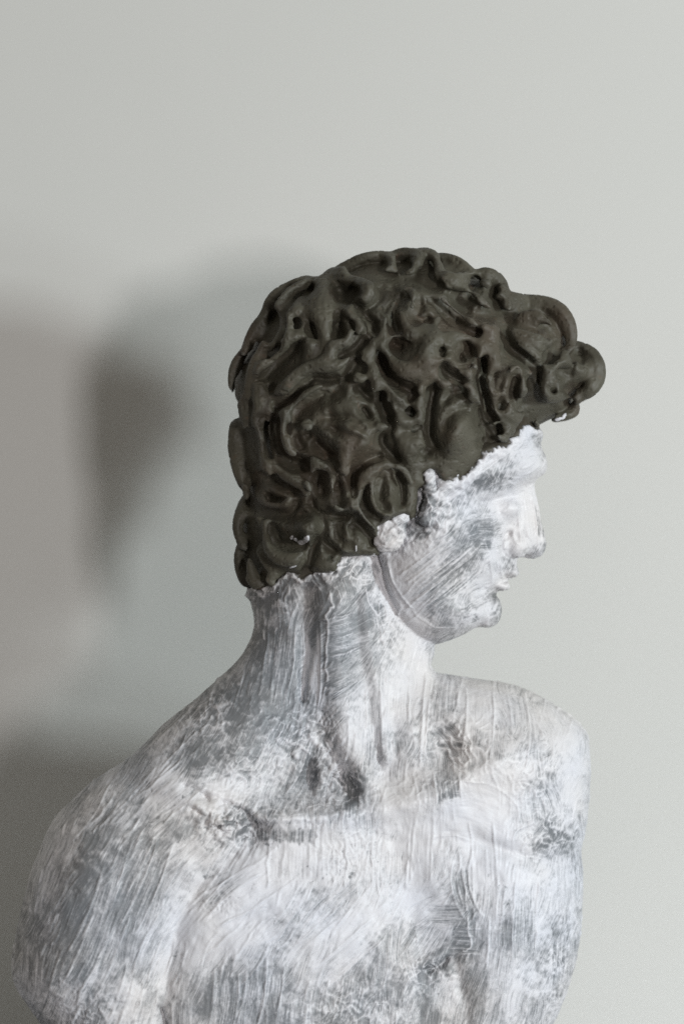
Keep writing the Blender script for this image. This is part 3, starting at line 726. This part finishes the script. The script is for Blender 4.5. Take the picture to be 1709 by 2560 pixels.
RID = np.zeros(PX.shape, dtype=f32)
SV = ((PX * 0.8 + PY * 0.4)).astype(f32); SU = (PY - PX * 0.3).astype(f32); SI = np.zeros(PX.shape, dtype=f32)
rs = random.Random(11)
dirs = np.array(DIRS, dtype=float)


def direction(x, y):
    w = np.exp(-0.5 * (((x - dirs[:, 0]) / dirs[:, 2]) ** 2 + ((y - dirs[:, 1]) / dirs[:, 3]) ** 2)) + 1e-9
    a = np.radians(dirs[:, 4]) * 2
    c = (w * np.cos(a)).sum(); s_ = (w * np.sin(a)).sum()
    return 0.5 * math.atan2(s_, c), (w * dirs[:, 5]).sum() / w.sum()


def stroke(x, y, ang, L, wd, load, dry, curv, seed, edge=1.0, alpha=0.85):
    m = 0.5 * L + wd + abs(curv)
    a0 = max(0, int((x - m) / PH)); a1 = min(P.shape[0], int((x + m) / PH) + 1)
    b0 = max(0, int((y - m - 1000) / PH)); b1 = min(P.shape[1], int((y + m - 1000) / PH) + 1)
    if a1 <= a0 or b1 <= b0:
        return
    X = PX[a0:a1, b0:b1]; Y = PY[a0:a1, b0:b1]
    ca, sa = math.cos(ang), math.sin(ang)
    u = ((X - x) * ca + (Y - y) * sa) / (0.5 * L)
    vv = (-(X - x) * sa + (Y - y) * ca) - curv * (u * u - 0.3)
    v = vv / (0.5 * wd * (1 + 0.12 * (noise2(u * 3, u * 0, seed) - 0.5)))
    jag = noise2(vv / 3.0, u * 0 + 3, seed + 1) * 0.35 + noise2(vv / 11, u * 0 + 5, seed + 6) * 0.35
    mask = sstep(1.02, 0.78, np.abs(v)) * sstep(1.04, 0.70, np.abs(u) + jag)
    b = noise2(vv / 2.3, u * L / 110, seed + 2) * 0.65 + noise2(vv / 6, u * L / 150, seed + 3) * 0.35
    grain = noise2(X / 3.2, Y / 3.2, seed + 4)
    t = load * (1 - 0.25 * dry * (u + 1)) + (b - 0.5) * (0.26 + 0.55 * dry) + (grain - 0.5) * 0.3 * dry
    t = np.clip(t, 0.0, 1.15)
    Pl = P[a0:a1, b0:b1]
    P[a0:a1, b0:b1] = Pl + (t - Pl) * mask * alpha
    hit = mask > 0.45
    SV[a0:a1, b0:b1][hit] = vv[hit]; SU[a0:a1, b0:b1][hit] = (u * 0.5 * L)[hit]; SI[a0:a1, b0:b1][hit] = (seed * 3.7) % 97
    e = np.exp(-((np.abs(v) - 0.97) * 0.5 * wd / 2.4) ** 2) * sstep(1.0, 0.8, np.abs(u)) * (0.3 + 0.7 * noise2(u * 4, v * 0, seed + 5))
    P[a0:a1, b0:b1] += 0.32 * edge * e
    RID[a0:a1, b0:b1] = RID[a0:a1, b0:b1] * (1 - 0.8 * mask) + edge * e + (b - 0.5) * mask * 0.3


for i in range(1500):
    x = rs.uniform(20, 1480); y = rs.uniform(1040, 2820)
    if y < 1640 and (x < 560 or x > 1390):
        continue
    a, st = direction(x, y)
    a += rs.gauss(0, 0.13 if st > 0.85 else 0.35)
    ti = tone[min(P.shape[0] - 1, int(x / PH)), min(P.shape[1] - 1, int((y - 1000) / PH))]
    small = y < 1640 and x > 930
    L = rs.uniform(60, 190) * (0.55 if small else 1) * (0.55 + 0.45 * st); wd = rs.uniform(16, 58) * (0.6 if small else 1)
    if rs.random() > 0.35 + 0.6 * st:
        continue
    stroke(x, y, a, L, wd, float(ti) + rs.uniform(-.12, .12), rs.uniform(0.35, 1.0) * (1.1 - 0.5 * ti), rs.uniform(-14, 14), 100 + i * 7, edge=rs.uniform(0, 0.8) ** 2, alpha=rs.uniform(.5, .9))
# particular strokes one can pick out
for s_ in [(1112, 1955, 84, 96, 62, .36, .9, 0), (1150, 2325, 2, 90, 66, .30, 1, 0), (1206, 1335, 0, 56, 80, .46, 1, 0), (1180, 2020, 20, 190, 150, 1.02, .15, 30), (1200, 2160, 88, 260, 60, .92, .3, 6),
           (1150, 2200, 78, 160, 44, .42, 1, -20), (640, 2180, 148, 260, 90, .98, .2, 10), (770, 2130, 92, 130, 200, .9, .5, 0), (720, 2062, 92, 60, 150, .45, .9, 0), (1300, 2280, 93, 220, 60, .55, 1, 0),
           (780, 1665, 92, 260, 46, .72, .4, 8), (850, 1580, 165, 100, 90, .38, 1, 6), (850, 1680, 155, 100, 60, .4, 1, 6), (700, 1640, 97, 200, 70, .36, 1, 6), (990, 1740, 92, 120, 60, .9, .4, 0),
           (330, 2210, 113, 300, 60, .40, 1, 12), (270, 2240, 112, 260, 50, .5, 1, 10), (250, 2330, 113, 220, 50, .46, 1, 8), (390, 2180, 113, 240, 40, .38, 1, 8), (360, 2120, 116, 160, 34, .6, 1, 4), (300, 2330, 112, 200, 30, .56, 1, 4), (330, 2440, 108, 170, 26, .82, .8, 4), (440, 1960, 140, 170, 90, .85, .6, 0), (580, 2190, 140, 180, 30, .75, .8, -12), (400, 2320, 115, 180, 40, .78, .9, -12),
           (570, 2470, 98, 190, 60, .48, 1, 8), (640, 2450, 100, 180, 50, .42, 1, 8), (730, 2500, 98, 160, 70, .52, 1, 8), (690, 2420, 96, 120, 40, .55, 1, 4), (870, 2350, 140, 190, 60, .88, .5, 0), (1130, 1400, 142, 180, 20, .50, 1, 3), (1112, 1425, 141, 190, 16, .44, 1, 3), (1100, 1452, 139, 170, 18, .40, 1, 3), (1150, 1452, 140, 120, 16, .52, 1, 3), (1060, 1400, 141, 150, 26, .75, .7, 3), (1075, 1425, 142, 120, 12, .62, .9, 0), (1120, 1470, 140, 130, 14, .5, 1, 2),
           (1200, 1160, 145, 160, 30, .95, .3, 3), (1120, 1225, 143, 130, 34, .92, .3, 3), (1228, 1400, 78, 120, 26, .9, .4, 4), (1322, 1290, 82, 120, 20, .95, .4, 2), (1300, 1310, 82, 110, 16, .8, .5, 2), (1340, 1300, 82, 140, 12, .4, 1, 0),
           (1190, 1800, 95, 170, 70, .85, .3, 4), (1370, 1800, 60, 90, 70, .88, .4, 0), (970, 2140, 92, 120, 90, .88, .6, 0), (888, 1850, 96, 130, 46, .8, .4, 8), (1064, 1720, 96, 120, 14, .95, .3, 0), (1054, 1830, 96, 120, 12, .9, .3, 0), (975, 1470, 62, 140, 36, .86, .2, -14)]:
    stroke(s_[0], s_[1], math.radians(s_[2]), s_[3], s_[4], s_[5], s_[6], s_[7], int(s_[0] * 3 + s_[1]), 0.8, 0.92)


# raised lines of paint
def ridge_line(pts, w=2.6, amt=0.7):
    c = catmull(pts, 5)
    c = c + (np.column_stack([noise2(np.arange(len(c)) * 0.6, np.zeros(len(c)), 31), noise2(np.arange(len(c)) * 0.6, np.zeros(len(c)), 32)]) - 0.5) * 7
    lo = c.min(0) - 14; hi = c.max(0) + 14
    a0 = max(0, int(lo[0] / PH)); a1 = int(hi[0] / PH) + 1; b0 = max(0, int((lo[1] - 1000) / PH)); b1 = int((hi[1] - 1000) / PH) + 1
    d = line_dist(PX[a0:a1, b0:b1], PY[a0:a1, b0:b1], c)
    e = np.exp(-(d / w) ** 2)
    e = e * sstep(0.15, 0.6, noise2(PX[a0:a1, b0:b1] / 17, PY[a0:a1, b0:b1] / 17, 44) + 0.15)
    P[a0:a1, b0:b1] = np.maximum(P[a0:a1, b0:b1], e * (0.5 + amt * 0.4)); RID[a0:a1, b0:b1] += e * amt * 0.5


for pts in [[(830, 1450), (828, 1490), (833, 1510), (815, 1530), (822, 1560), (816, 1640), (818, 1680), (806, 1740), (797, 1790)], [(915, 1440), (917, 1490), (935, 1525), (962, 1565), (980, 1605)],
            [(667, 1550), (664, 1590)], [(875, 1725), (872, 1780)], [(1060, 1684), (1050, 1800), (1044, 1900)],
            [(680, 2075), (715, 2070), (714, 2110), (705, 2160)], [(777, 2090), (778, 2160)], [(806, 2060), (808, 2150)], [(860, 2060), (872, 2150)], [(1135, 2080), (1155, 2200), (1160, 2280), (1166, 2340), (1150, 2352)],
            [(1285, 2124), (1340, 2130), (1400, 2155), (1436, 2190)], [(1220, 1760), (1216, 1860), (1222, 1930)], [(1350, 1100), (1348, 1140), (1352, 1165), (1340, 1190), (1332, 1205), (1324, 1225)], [(1345, 1085), (1340, 1120), (1344, 1160), (1330, 1195)],
            [(1105, 1330), (1090, 1290), (1070, 1262), (1050, 1225)], [(1078, 1268), (1104, 1300), (1106, 1325)], [(1005, 1330), (985, 1305), (978, 1285)], [(1000, 1350), (992, 1325), (1008, 1372)], [(1145, 1490), (1190, 1440), (1240, 1390)], [(1236, 1380), (1240, 1420), (1215, 1450), (1180, 1480)],
            [(1260, 1340), (1258, 1372), (1278, 1390), (1300, 1386)], [(900, 1385), (888, 1420), (905, 1440)], [(1030, 1525), (1080, 1560), (1130, 1560)], [(420, 2475), (424, 2560)], [(447, 2470), (450, 2560)], [(1300, 1240), (1306, 1330), (1316, 1380)]]:
    ridge_line(pts)
# webs of thick paint with bare pits between them, where the paint was dabbed
for (cx, cy, sx, sy, cell, amt) in [(1080, 1260, 50, 70, 13, .9), (990, 1340, 50, 50, 15, .7), (870, 1430, 70, 40, 10, .9), (960, 1540, 30, 60, 10, .8), (770, 1830, 80, 80, 12, .8), (860, 1950, 60, 50, 12, .9), (590, 2030, 60, 50, 11, 1), (610, 1900, 100, 60, 11, .6),
                                    (690, 1490, 50, 40, 11, .7), (1200, 1530, 50, 40, 12, .6), (1150, 1850, 70, 80, 16, .8), (1370, 2070, 70, 60, 12, .8), (1060, 2400, 50, 40, 9, .8), (250, 2480, 90, 70, 10, .6), (880, 2490, 140, 60, 9, .6), (1320, 1930, 60, 60, 12, .6), (560, 2230, 40, 40, 9, .6),
                                    (740, 2010, 100, 30, 10, .6), (1040, 1960, 60, 50, 12, .5), (870, 2110, 70, 50, 9, .7), (1380, 2420, 40, 90, 11, .6), (1270, 1440, 30, 30, 9, .5), (1240, 1200, 70, 30, 12, .4), (1300, 1240, 30, 30, 8, .5), (560, 1790, 120, 60, 14, .5)]:
    g = G(PX, PY, cx, cy, sx * 0.8, sy * 0.8)
    wx_ = (fbm2(PX / 30, PY / 30, 5, 2) - 0.5) * 34; wy_ = (fbm2(PX / 30 + 50, PY / 30, 6, 2) - 0.5) * 34
    n = np.abs(noise2((PX + wx_) / cell, (PY + wy_) / cell, int(cx)) - 0.5) * 2
    web = sstep(0.22, 0.03, n)
    pit = sstep(0.42, 0.85, n)
    P += g * amt * (web * 0.55 - pit * 0.42)
    RID += g * amt * web * 0.7
# short dark wrinkles in the thicker coats
n = np.abs(fbm2(PX / 24 + 9, PY / 30, 55, 3) - 0.5)
zone = G(PX, PY, 640, 2190, 140, 70, -30) + G(PX, PY, 760, 2140, 150, 50) + G(PX, PY, 480, 2000, 100, 60) + G(PX, PY, 1250, 2220, 60, 60) + 0.5 * G(PX, PY, 950, 2130, 200, 80)
P -= np.clip(zone, 0, 1) * sstep(0.012, 0.003, n) * sstep(0.52, 0.62, noise2(PX / 26, PY / 26, 8)) * 0.7
P -= sstep(0.965, 0.985, noise2(PX / 5, PY / 5, 91)) * 0.4
P = np.clip(P, 0, 1.35)


def sample(M, x, y):
    u = np.clip(x / PH, 0, M.shape[0] - 1.01); v = np.clip((y - 1000) / PH, 0, M.shape[1] - 1.01)
    i = u.astype(int); j = v.astype(int); fu = u - i; fv = v - j
    return (M[i, j] * (1 - fu) + M[i + 1, j] * fu) * (1 - fv) + (M[i, j + 1] * (1 - fu) + M[i + 1, j + 1] * fu) * fv


# ---------------------------------------------------------------- the bust
bust = bpy.data.objects.new('bust', None)
bust.location = ((790 - CX) * S, 0, (CY - 2800) * S)
bust.empty_display_size = 0.1
COL.objects.link(bust)
bust['label'] = 'bust in profile with dark curly hair, its face and chest brushed with white paint'
bust['category'] = 'bust'
off = np.array(bust.location)

print('mesh body')
p, q = V.mesh(); del V
body = build_mesh('body', p, q)
a, p, n = co(body)
# project the paint along the flank by shifting the map with depth, so that it does not smear on the sides
side = np.clip(-p[:, 2] - 20, 0, 400)
xs = p[:, 0] + np.where(p[:, 0] > 850, -1, 1) * side * 0.6
pt = sample(P, xs, p[:, 1]); rd = sample(RID, xs, p[:, 1])
ii = np.clip(np.round(xs / PH).astype(int), 0, P.shape[0] - 1); jj_ = np.clip(np.round((p[:, 1] - 1000) / PH).astype(int), 0, P.shape[1] - 1)
attr(body, 'sv', SV[ii, jj_]); attr(body, 'su', SU[ii, jj_]); attr(body, 'si', SI[ii, jj_])
pt += (fbm3(p[:, 0] / 7, p[:, 1] / 7, p[:, 2] / 7, 4, 2) - 0.5) * 0.18


def white_amount(p):
    jag = (fbm3(p[:, 0] / 11, p[:, 1] / 11, p[:, 2] / 30, 41, 3) - 0.5) * 18 + (noise3(p[:, 0] / 21, p[:, 1] / 30, p[:, 2] / 60, 43) - 0.5) * 26 * sstep(1050, 900, p[:, 0]) + (noise3(p[:, 0] / 5, p[:, 1] / 5, p[:, 2] / 9, 45) - 0.5) * 7
    w = np.empty(len(p), dtype=f32)
    for i in range(0, len(p), 200000):
        w[i:i + 200000] = poly_sdf(p[i:i + 200000, 0], p[i:i + 200000, 1], WHITE_POLY)
    return w + jag, w


wj, wr = white_amount(p)
cov = sstep(-3, 5, wj)
# thick, clotted edge where the white stops
edge = np.exp(-((wj - 8) / 10) ** 2)
pt = pt * cov
pt = pt - 0.25 * np.exp(-((wj - 22) / 22) ** 2) + edge * 0.35 * cov
attr(body, 'paint', pt); attr(body, 'cover', cov)
disp = (np.clip(pt, 0, 1.3) * 1.3 + rd * 4.4 * cov + edge * cov * (2 + 6 * noise3(p[:, 0] / 13, p[:, 1] / 13, p[:, 2] / 13, 46))) * S
disp += (fbm3(p[:, 0] / 26, p[:, 1] / 26, p[:, 2] / 26, 61, 2) - 0.5) * 3.2 * S
sign = 1.0 if (n[:, 1] * (a[:, 1] - a[:, 1].mean())).sum() > 0 else -1.0
print('normal sign', sign, len(a))
a2 = a + n * sign * disp[:, None] - off
clump = np.exp(-(((p[:, 0] - 1010) / 75) ** 2 + ((p[:, 1] - 1290) / 85) ** 2)) + 0.8 * np.exp(-(((p[:, 0] - 800) / 130) ** 2 + ((p[:, 1] - 1425) / 34) ** 2))
a2 += n * sign * ((fbm3(p[:, 0] / 13, p[:, 1] / 13, p[:, 2] / 13, 81, 3) - 0.45) * 17 * clump * cov * S)[:, None]
body.data.vertices.foreach_set('co', a2.astype(f32).ravel())
if sign < 0:
    body.data.flip_normals()
body.data.update(); body.parent = bust

print('mesh hair')
p, q = W.mesh(); del W
hair = build_mesh('hair', p, q)
a, p, n = co(hair)
wj, wr = white_amount(p)
cov = sstep(0, 6, wj - 4)
for (fx, fy, fa, fb, fg) in [(767, 1347, 11, 6, -50), (755, 1354, 10, 5.5, 10), (741, 1347, 5, 4, 30), (732, 1342, 3.5, 5, 20), (889, 1368, 1.5, 7, 0), (735, 1413, 9, 1.5, -15), (1385, 1052, 16, 3.5, -20), (1404, 1043, 4, 9, 30)]:
    fr = math.radians(fg); uu = (p[:, 0] - fx) * math.cos(fr) + (p[:, 1] - fy) * math.sin(fr); vv_ = -(p[:, 0] - fx) * math.sin(fr) + (p[:, 1] - fy) * math.cos(fr)
    cov = np.maximum(cov, sstep(1.15, 0.9, np.sqrt((uu / fa) ** 2 + (vv_ / fb) ** 2)) * (p[:, 2] > 60))
dash = fbm3(p[:, 0] / 8, p[:, 1] / 8, p[:, 2] / 8, 15, 2)
pt = cov * (0.95 + (dash - 0.5) * 0.9)
attr(hair, 'paint', pt); attr(hair, 'cover', cov)
disp = ((fbm3(p[:, 0] / 14, p[:, 1] / 14, p[:, 2] / 14, 71, 3) - 0.5) * 1.8 + (fbm3(p[:, 0] / 5, p[:, 1] / 5, p[:, 2] / 5, 72, 2) - 0.5) * 0.9 - sstep(0.66, 0.8, noise3(p[:, 0] / 9, p[:, 1] / 7, p[:, 2] / 9, 5)) * 1.6 + cov * (1.2 + 1.5 * noise3(p[:, 0] / 10, p[:, 1] / 10, p[:, 2] / 10, 47))) * S
sign = 1.0 if (n[:, 1] * (a[:, 1] - a[:, 1].mean())).sum() > 0 else -1.0
print('normal sign', sign, len(a))
hair.data.vertices.foreach_set('co', (a + n * sign * disp[:, None] - off).astype(f32).ravel())
if sign < 0:
    hair.data.flip_normals()
hair.data.update(); hair.parent = bust


# ---------------------------------------------------------------- materials
def nodes_of(m):
    m.use_nodes = True
    nt = m.node_tree; nt.nodes.clear()
    return nt, nt.nodes, nt.links


def plaster_mat(name, bare_a, bare_b, under):
    m = bpy.data.materials.new(name); nt, N, L = nodes_of(m)
    out = N.new('ShaderNodeOutputMaterial'); bs = N.new('ShaderNodeBsdfPrincipled'); L.new(bs.outputs[0], out.inputs[0])
    tc = N.new('ShaderNodeTexCoord')

    def noise(sc, det, ro=0.6):
        x = N.new('ShaderNodeTexNoise'); x.inputs['Scale'].default_value = sc; x.inputs['Detail'].default_value = det
        x.inputs['Roughness'].default_value = ro; L.new(tc.outputs['Object'], x.inputs['Vector']); return x

    def ramp(src, a, b, ca=(0, 0, 0, 1), cb=(1, 1, 1, 1)):
        r = N.new('ShaderNodeValToRGB'); r.color_ramp.elements[0].position = a; r.color_ramp.elements[1].position = b
        r.color_ramp.elements[0].color = ca; r.color_ramp.elements[1].color = cb; L.new(src, r.inputs[0]); return r

    def math_(op, a, b):
        x = N.new('ShaderNodeMath'); x.operation = op
        for i, v in enumerate((a, b)):
            if isinstance(v, (int, float)): x.inputs[i].default_value = v
            else: L.new(v, x.inputs[i])
        return x.outputs[0]

    def mix(f, a, b):
        x = N.new('ShaderNodeMix'); x.data_type = 'RGBA'
        if isinstance(f, (int, float)): x.inputs[0].default_value = f
        else: L.new(f, x.inputs[0])
        for i, v in ((6, a), (7, b)):
            if isinstance(v, tuple): x.inputs[i].default_value = v
            else: L.new(v, x.inputs[i])
        return x.outputs[2]

    pa = N.new('ShaderNodeAttribute'); pa.attribute_name = 'paint'
    ca = N.new('ShaderNodeAttribute'); ca.attribute_name = 'cover'
    n1 = noise(26, 5); n2 = noise(900, 3); n3 = noise(120, 4); n4 = noise(9, 3)
    bare = mix(ramp(n1.outputs[0], .35, .68).outputs[0], bare_a, bare_b)
    bare = mix(math_('MULTIPLY', ramp(n3.outputs[0], .62, .75).outputs[0], .35), bare, (.11, .06, .035, 1))
    undercoat = mix(ramp(n4.outputs[0], .4, .6).outputs[0], under, (under[0] * 1.08, under[1] * 1.0, under[2] * .92, 1))
    n5 = noise(11, 4, .55)
    bare = mix(math_('MULTIPLY', ramp(n5.outputs[0], .56, .68).outputs[0], .34), bare, (.078, .047, .031, 1))
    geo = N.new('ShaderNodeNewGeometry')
    ridge_grey = math_('MULTIPLY', ramp(geo.outputs['Pointiness'], .505, .56).outputs[0], ramp(noise(60, 4).outputs[0], .42, .62).outputs[0])
    bare = mix(math_('MULTIPLY', ridge_grey, .55), bare, (.135, .135, .12, 1))  # raised edges mixed towards pale grey, broken up by noise
    base = mix(ca.outputs['Fac'], bare, undercoat)
    white = mix(ramp(n4.outputs[0], .35, .65).outputs[0], (.565, .582, .635, 1), (.605, .588, .585, 1))
    pn = math_('ADD', pa.outputs['Fac'], math_('MULTIPLY', math_('SUBTRACT', n2.outputs[0], .5), .22))
    if name == 'brushed_paint':
        at = [N.new('ShaderNodeAttribute') for _ in range(3)]
        for a_, nm in zip(at, ('sv', 'su', 'si')): a_.attribute_name = nm
        cx_ = N.new('ShaderNodeCombineXYZ'); L.new(math_('MULTIPLY', at[0].outputs['Fac'], .42), cx_.inputs[0]); L.new(math_('MULTIPLY', at[1].outputs['Fac'], .018), cx_.inputs[1]); L.new(at[2].outputs['Fac'], cx_.inputs[2])
        sn = N.new('ShaderNodeTexNoise'); sn.inputs['Scale'].default_value = 1.0; sn.inputs['Detail'].default_value = 3; sn.inputs['Roughness'].default_value = .7; L.new(cx_.outputs[0], sn.inputs['Vector'])
        pn = math_('ADD', pn, math_('MULTIPLY', math_('SUBTRACT', sn.outputs[0], .5), 1.15))
    f = ramp(pn, .06, .88)
    f.color_ramp.interpolation = 'EASE'
    base = mix(f.outputs[0], base, white)
    L.new(base, bs.inputs['Base Color'])
    rr = N.new('ShaderNodeMapRange'); L.new(n3.outputs[0], rr.inputs[0]); rr.inputs[3].default_value = .34 if name == 'brushed_paint' else .48; rr.inputs[4].default_value = .66 if name == 'brushed_paint' else .78
    L.new(rr.outputs[0], bs.inputs['Roughness'])
    bs.inputs['Specular IOR Level'].default_value = .5
    b1 = N.new('ShaderNodeBump'); b1.inputs['Strength'].default_value = .35; b1.inputs['Distance'].default_value = .0006
    hsum = math_('ADD', math_('MULTIPLY', n2.outputs[0], .35), math_('ADD', math_('MULTIPLY', pa.outputs['Fac'], .8), math_('MULTIPLY', n3.outputs[0], .6)))
    L.new(hsum, b1.inputs['Height']); L.new(b1.outputs[0], bs.inputs['Normal'])
    return m


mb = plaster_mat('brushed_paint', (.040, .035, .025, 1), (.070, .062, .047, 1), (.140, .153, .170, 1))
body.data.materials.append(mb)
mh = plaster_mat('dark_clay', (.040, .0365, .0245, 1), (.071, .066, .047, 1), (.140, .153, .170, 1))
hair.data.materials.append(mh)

# wall
WALLD = 0.27


def box(name, x0, x1, y0, y1, z0, z1):
    me = bpy.data.meshes.new(name)
    v = [(x, y, z) for x in (x0, x1) for y in (y0, y1) for z in (z0, z1)]
    me.from_pydata(v, [], [(0, 1, 3, 2), (4, 6, 7, 5), (0, 4, 5, 1), (2, 3, 7, 6), (0, 2, 6, 4), (1, 5, 7, 3)])
    me.update(); o = bpy.data.objects.new(name, me); COL.objects.link(o); return o


zb = (CY - 2800) * S
wall = box('wall', -2.5, 2.5, WALLD, WALLD + .12, zb - .8, 1.6); wall['kind'] = 'structure'
table = box('table', -.55, .6, -.32, WALLD - .01, zb - .03, zb); table['kind'] = 'structure'


def flat_mat(name, c0, c1, rough, sc):
    m = bpy.data.materials.new(name); nt, N, L = nodes_of(m)
    out = N.new('ShaderNodeOutputMaterial'); bs = N.new('ShaderNodeBsdfPrincipled'); L.new(bs.outputs[0], out.inputs[0])
    tc = N.new('ShaderNodeTexCoord')
    n = N.new('ShaderNodeTexNoise'); n.inputs['Scale'].default_value = sc; n.inputs['Detail'].default_value = 4; L.new(tc.outputs['Object'], n.inputs['Vector'])
    r = N.new('ShaderNodeValToRGB'); r.color_ramp.elements[0].color = c0; r.color_ramp.elements[1].color = c1
    r.color_ramp.elements[0].position = .35; r.color_ramp.elements[1].position = .65
    L.new(n.outputs[0], r.inputs[0]); L.new(r.outputs[0], bs.inputs['Base Color']); bs.inputs['Roughness'].default_value = rough
    n2 = N.new('ShaderNodeTexNoise'); n2.inputs['Scale'].default_value = 700; n2.inputs['Detail'].default_value = 3; L.new(tc.outputs['Object'], n2.inputs['Vector'])
    b = N.new('ShaderNodeBump'); b.inputs['Strength'].default_value = .25; b.inputs['Distance'].default_value = .0008
    L.new(n2.outputs[0], b.inputs['Height']); L.new(b.outputs[0], bs.inputs['Normal'])
    return m


wall.data.materials.append(flat_mat('wall_paint', (.578, .586, .566, 1), (.596, .600, .580, 1), .85, 3))
table.data.materials.append(flat_mat('table_paint', (.55, .56, .6, 1), (.6, .6, .64, 1), .6, 8))


# ---------------------------------------------------------------- light: two windows to the right, dim room
def area(name, loc, target, sx, sy, power, colr):
    l = bpy.data.lights.new(name, 'AREA'); l.shape = 'RECTANGLE'; l.size = sx; l.size_y = sy; l.energy = power; l.color = colr
    o = bpy.data.objects.new(name, l); COL.objects.link(o); o.location = loc
    from mathutils import Vector
    o.rotation_euler = (Vector(target) - Vector(loc)).to_track_quat('-Z', 'Y').to_euler(); return o


def polar(az, el, dist):
    a = math.radians(az); e = math.radians(el)
    return (dist * math.sin(a) * math.cos(e), -dist * math.cos(a) * math.cos(e), dist * math.sin(e))


area('window_light', polar(52, 6, 3.2), (0, 0.1, 0), .26, .38, 60, (.905, .985, 1.0))
area('window_light', polar(52, -2, 3.2), (0, 0.1, 0), .26, .34, 14, (.905, .985, 1.0))
area('window_light', polar(21.5, 1, 3.2), (0, 0.1, 0), .28, .45, 41.5, (1.0, .962, .958))
w = bpy.data.worlds.new('World'); scene.world = w; w.use_nodes = True
bg = w.node_tree.nodes['Background']; bg.inputs[1].default_value = 1.0
wt = w.node_tree; tcw = wt.nodes.new('ShaderNodeTexCoord'); sx = wt.nodes.new('ShaderNodeSeparateXYZ'); rw = wt.nodes.new('ShaderNodeValToRGB'); mw = wt.nodes.new('ShaderNodeMapRange')
wt.links.new(tcw.outputs['Generated'], sx.inputs[0]); wt.links.new(sx.outputs['Z'], mw.inputs[0]); mw.inputs[1].default_value = -1; mw.inputs[2].default_value = 1
wt.links.new(mw.outputs[0], rw.inputs[0]); wt.links.new(rw.outputs[0], bg.inputs[0])
rw.color_ramp.elements[0].color = (.09, .085, .094, 1); rw.color_ramp.elements[1].color = (.42, .41, .365, 1)
rw.color_ramp.elements.new(.5).color = (.158, .133, .112, 1)

# ---------------------------------------------------------------- camera
cam = bpy.data.cameras.new('camera'); co_ = bpy.data.objects.new('camera', cam); COL.objects.link(co_)
CD = 2.4
co_.location = (0, -CD, 0); co_.rotation_euler = (math.radians(90), 0, 0)
cam.sensor_fit = 'VERTICAL'; cam.sensor_height = 36; cam.lens = 36 * CD / (2560 * S)
cam.clip_end = 50; cam.dof.use_dof = True; cam.dof.focus_distance = CD - .05; cam.dof.aperture_fstop = 3.2
scene.camera = co_

vs = scene.view_settings
vs.view_transform = 'Standard'; vs.look = 'None'; vs.exposure = 0; vs.gamma = 1; vs.use_curve_mapping = False
scene.render.engine = 'CYCLES'
scene.cycles.use_denoising = False
scene.cycles.max_bounces = 6
print('done')
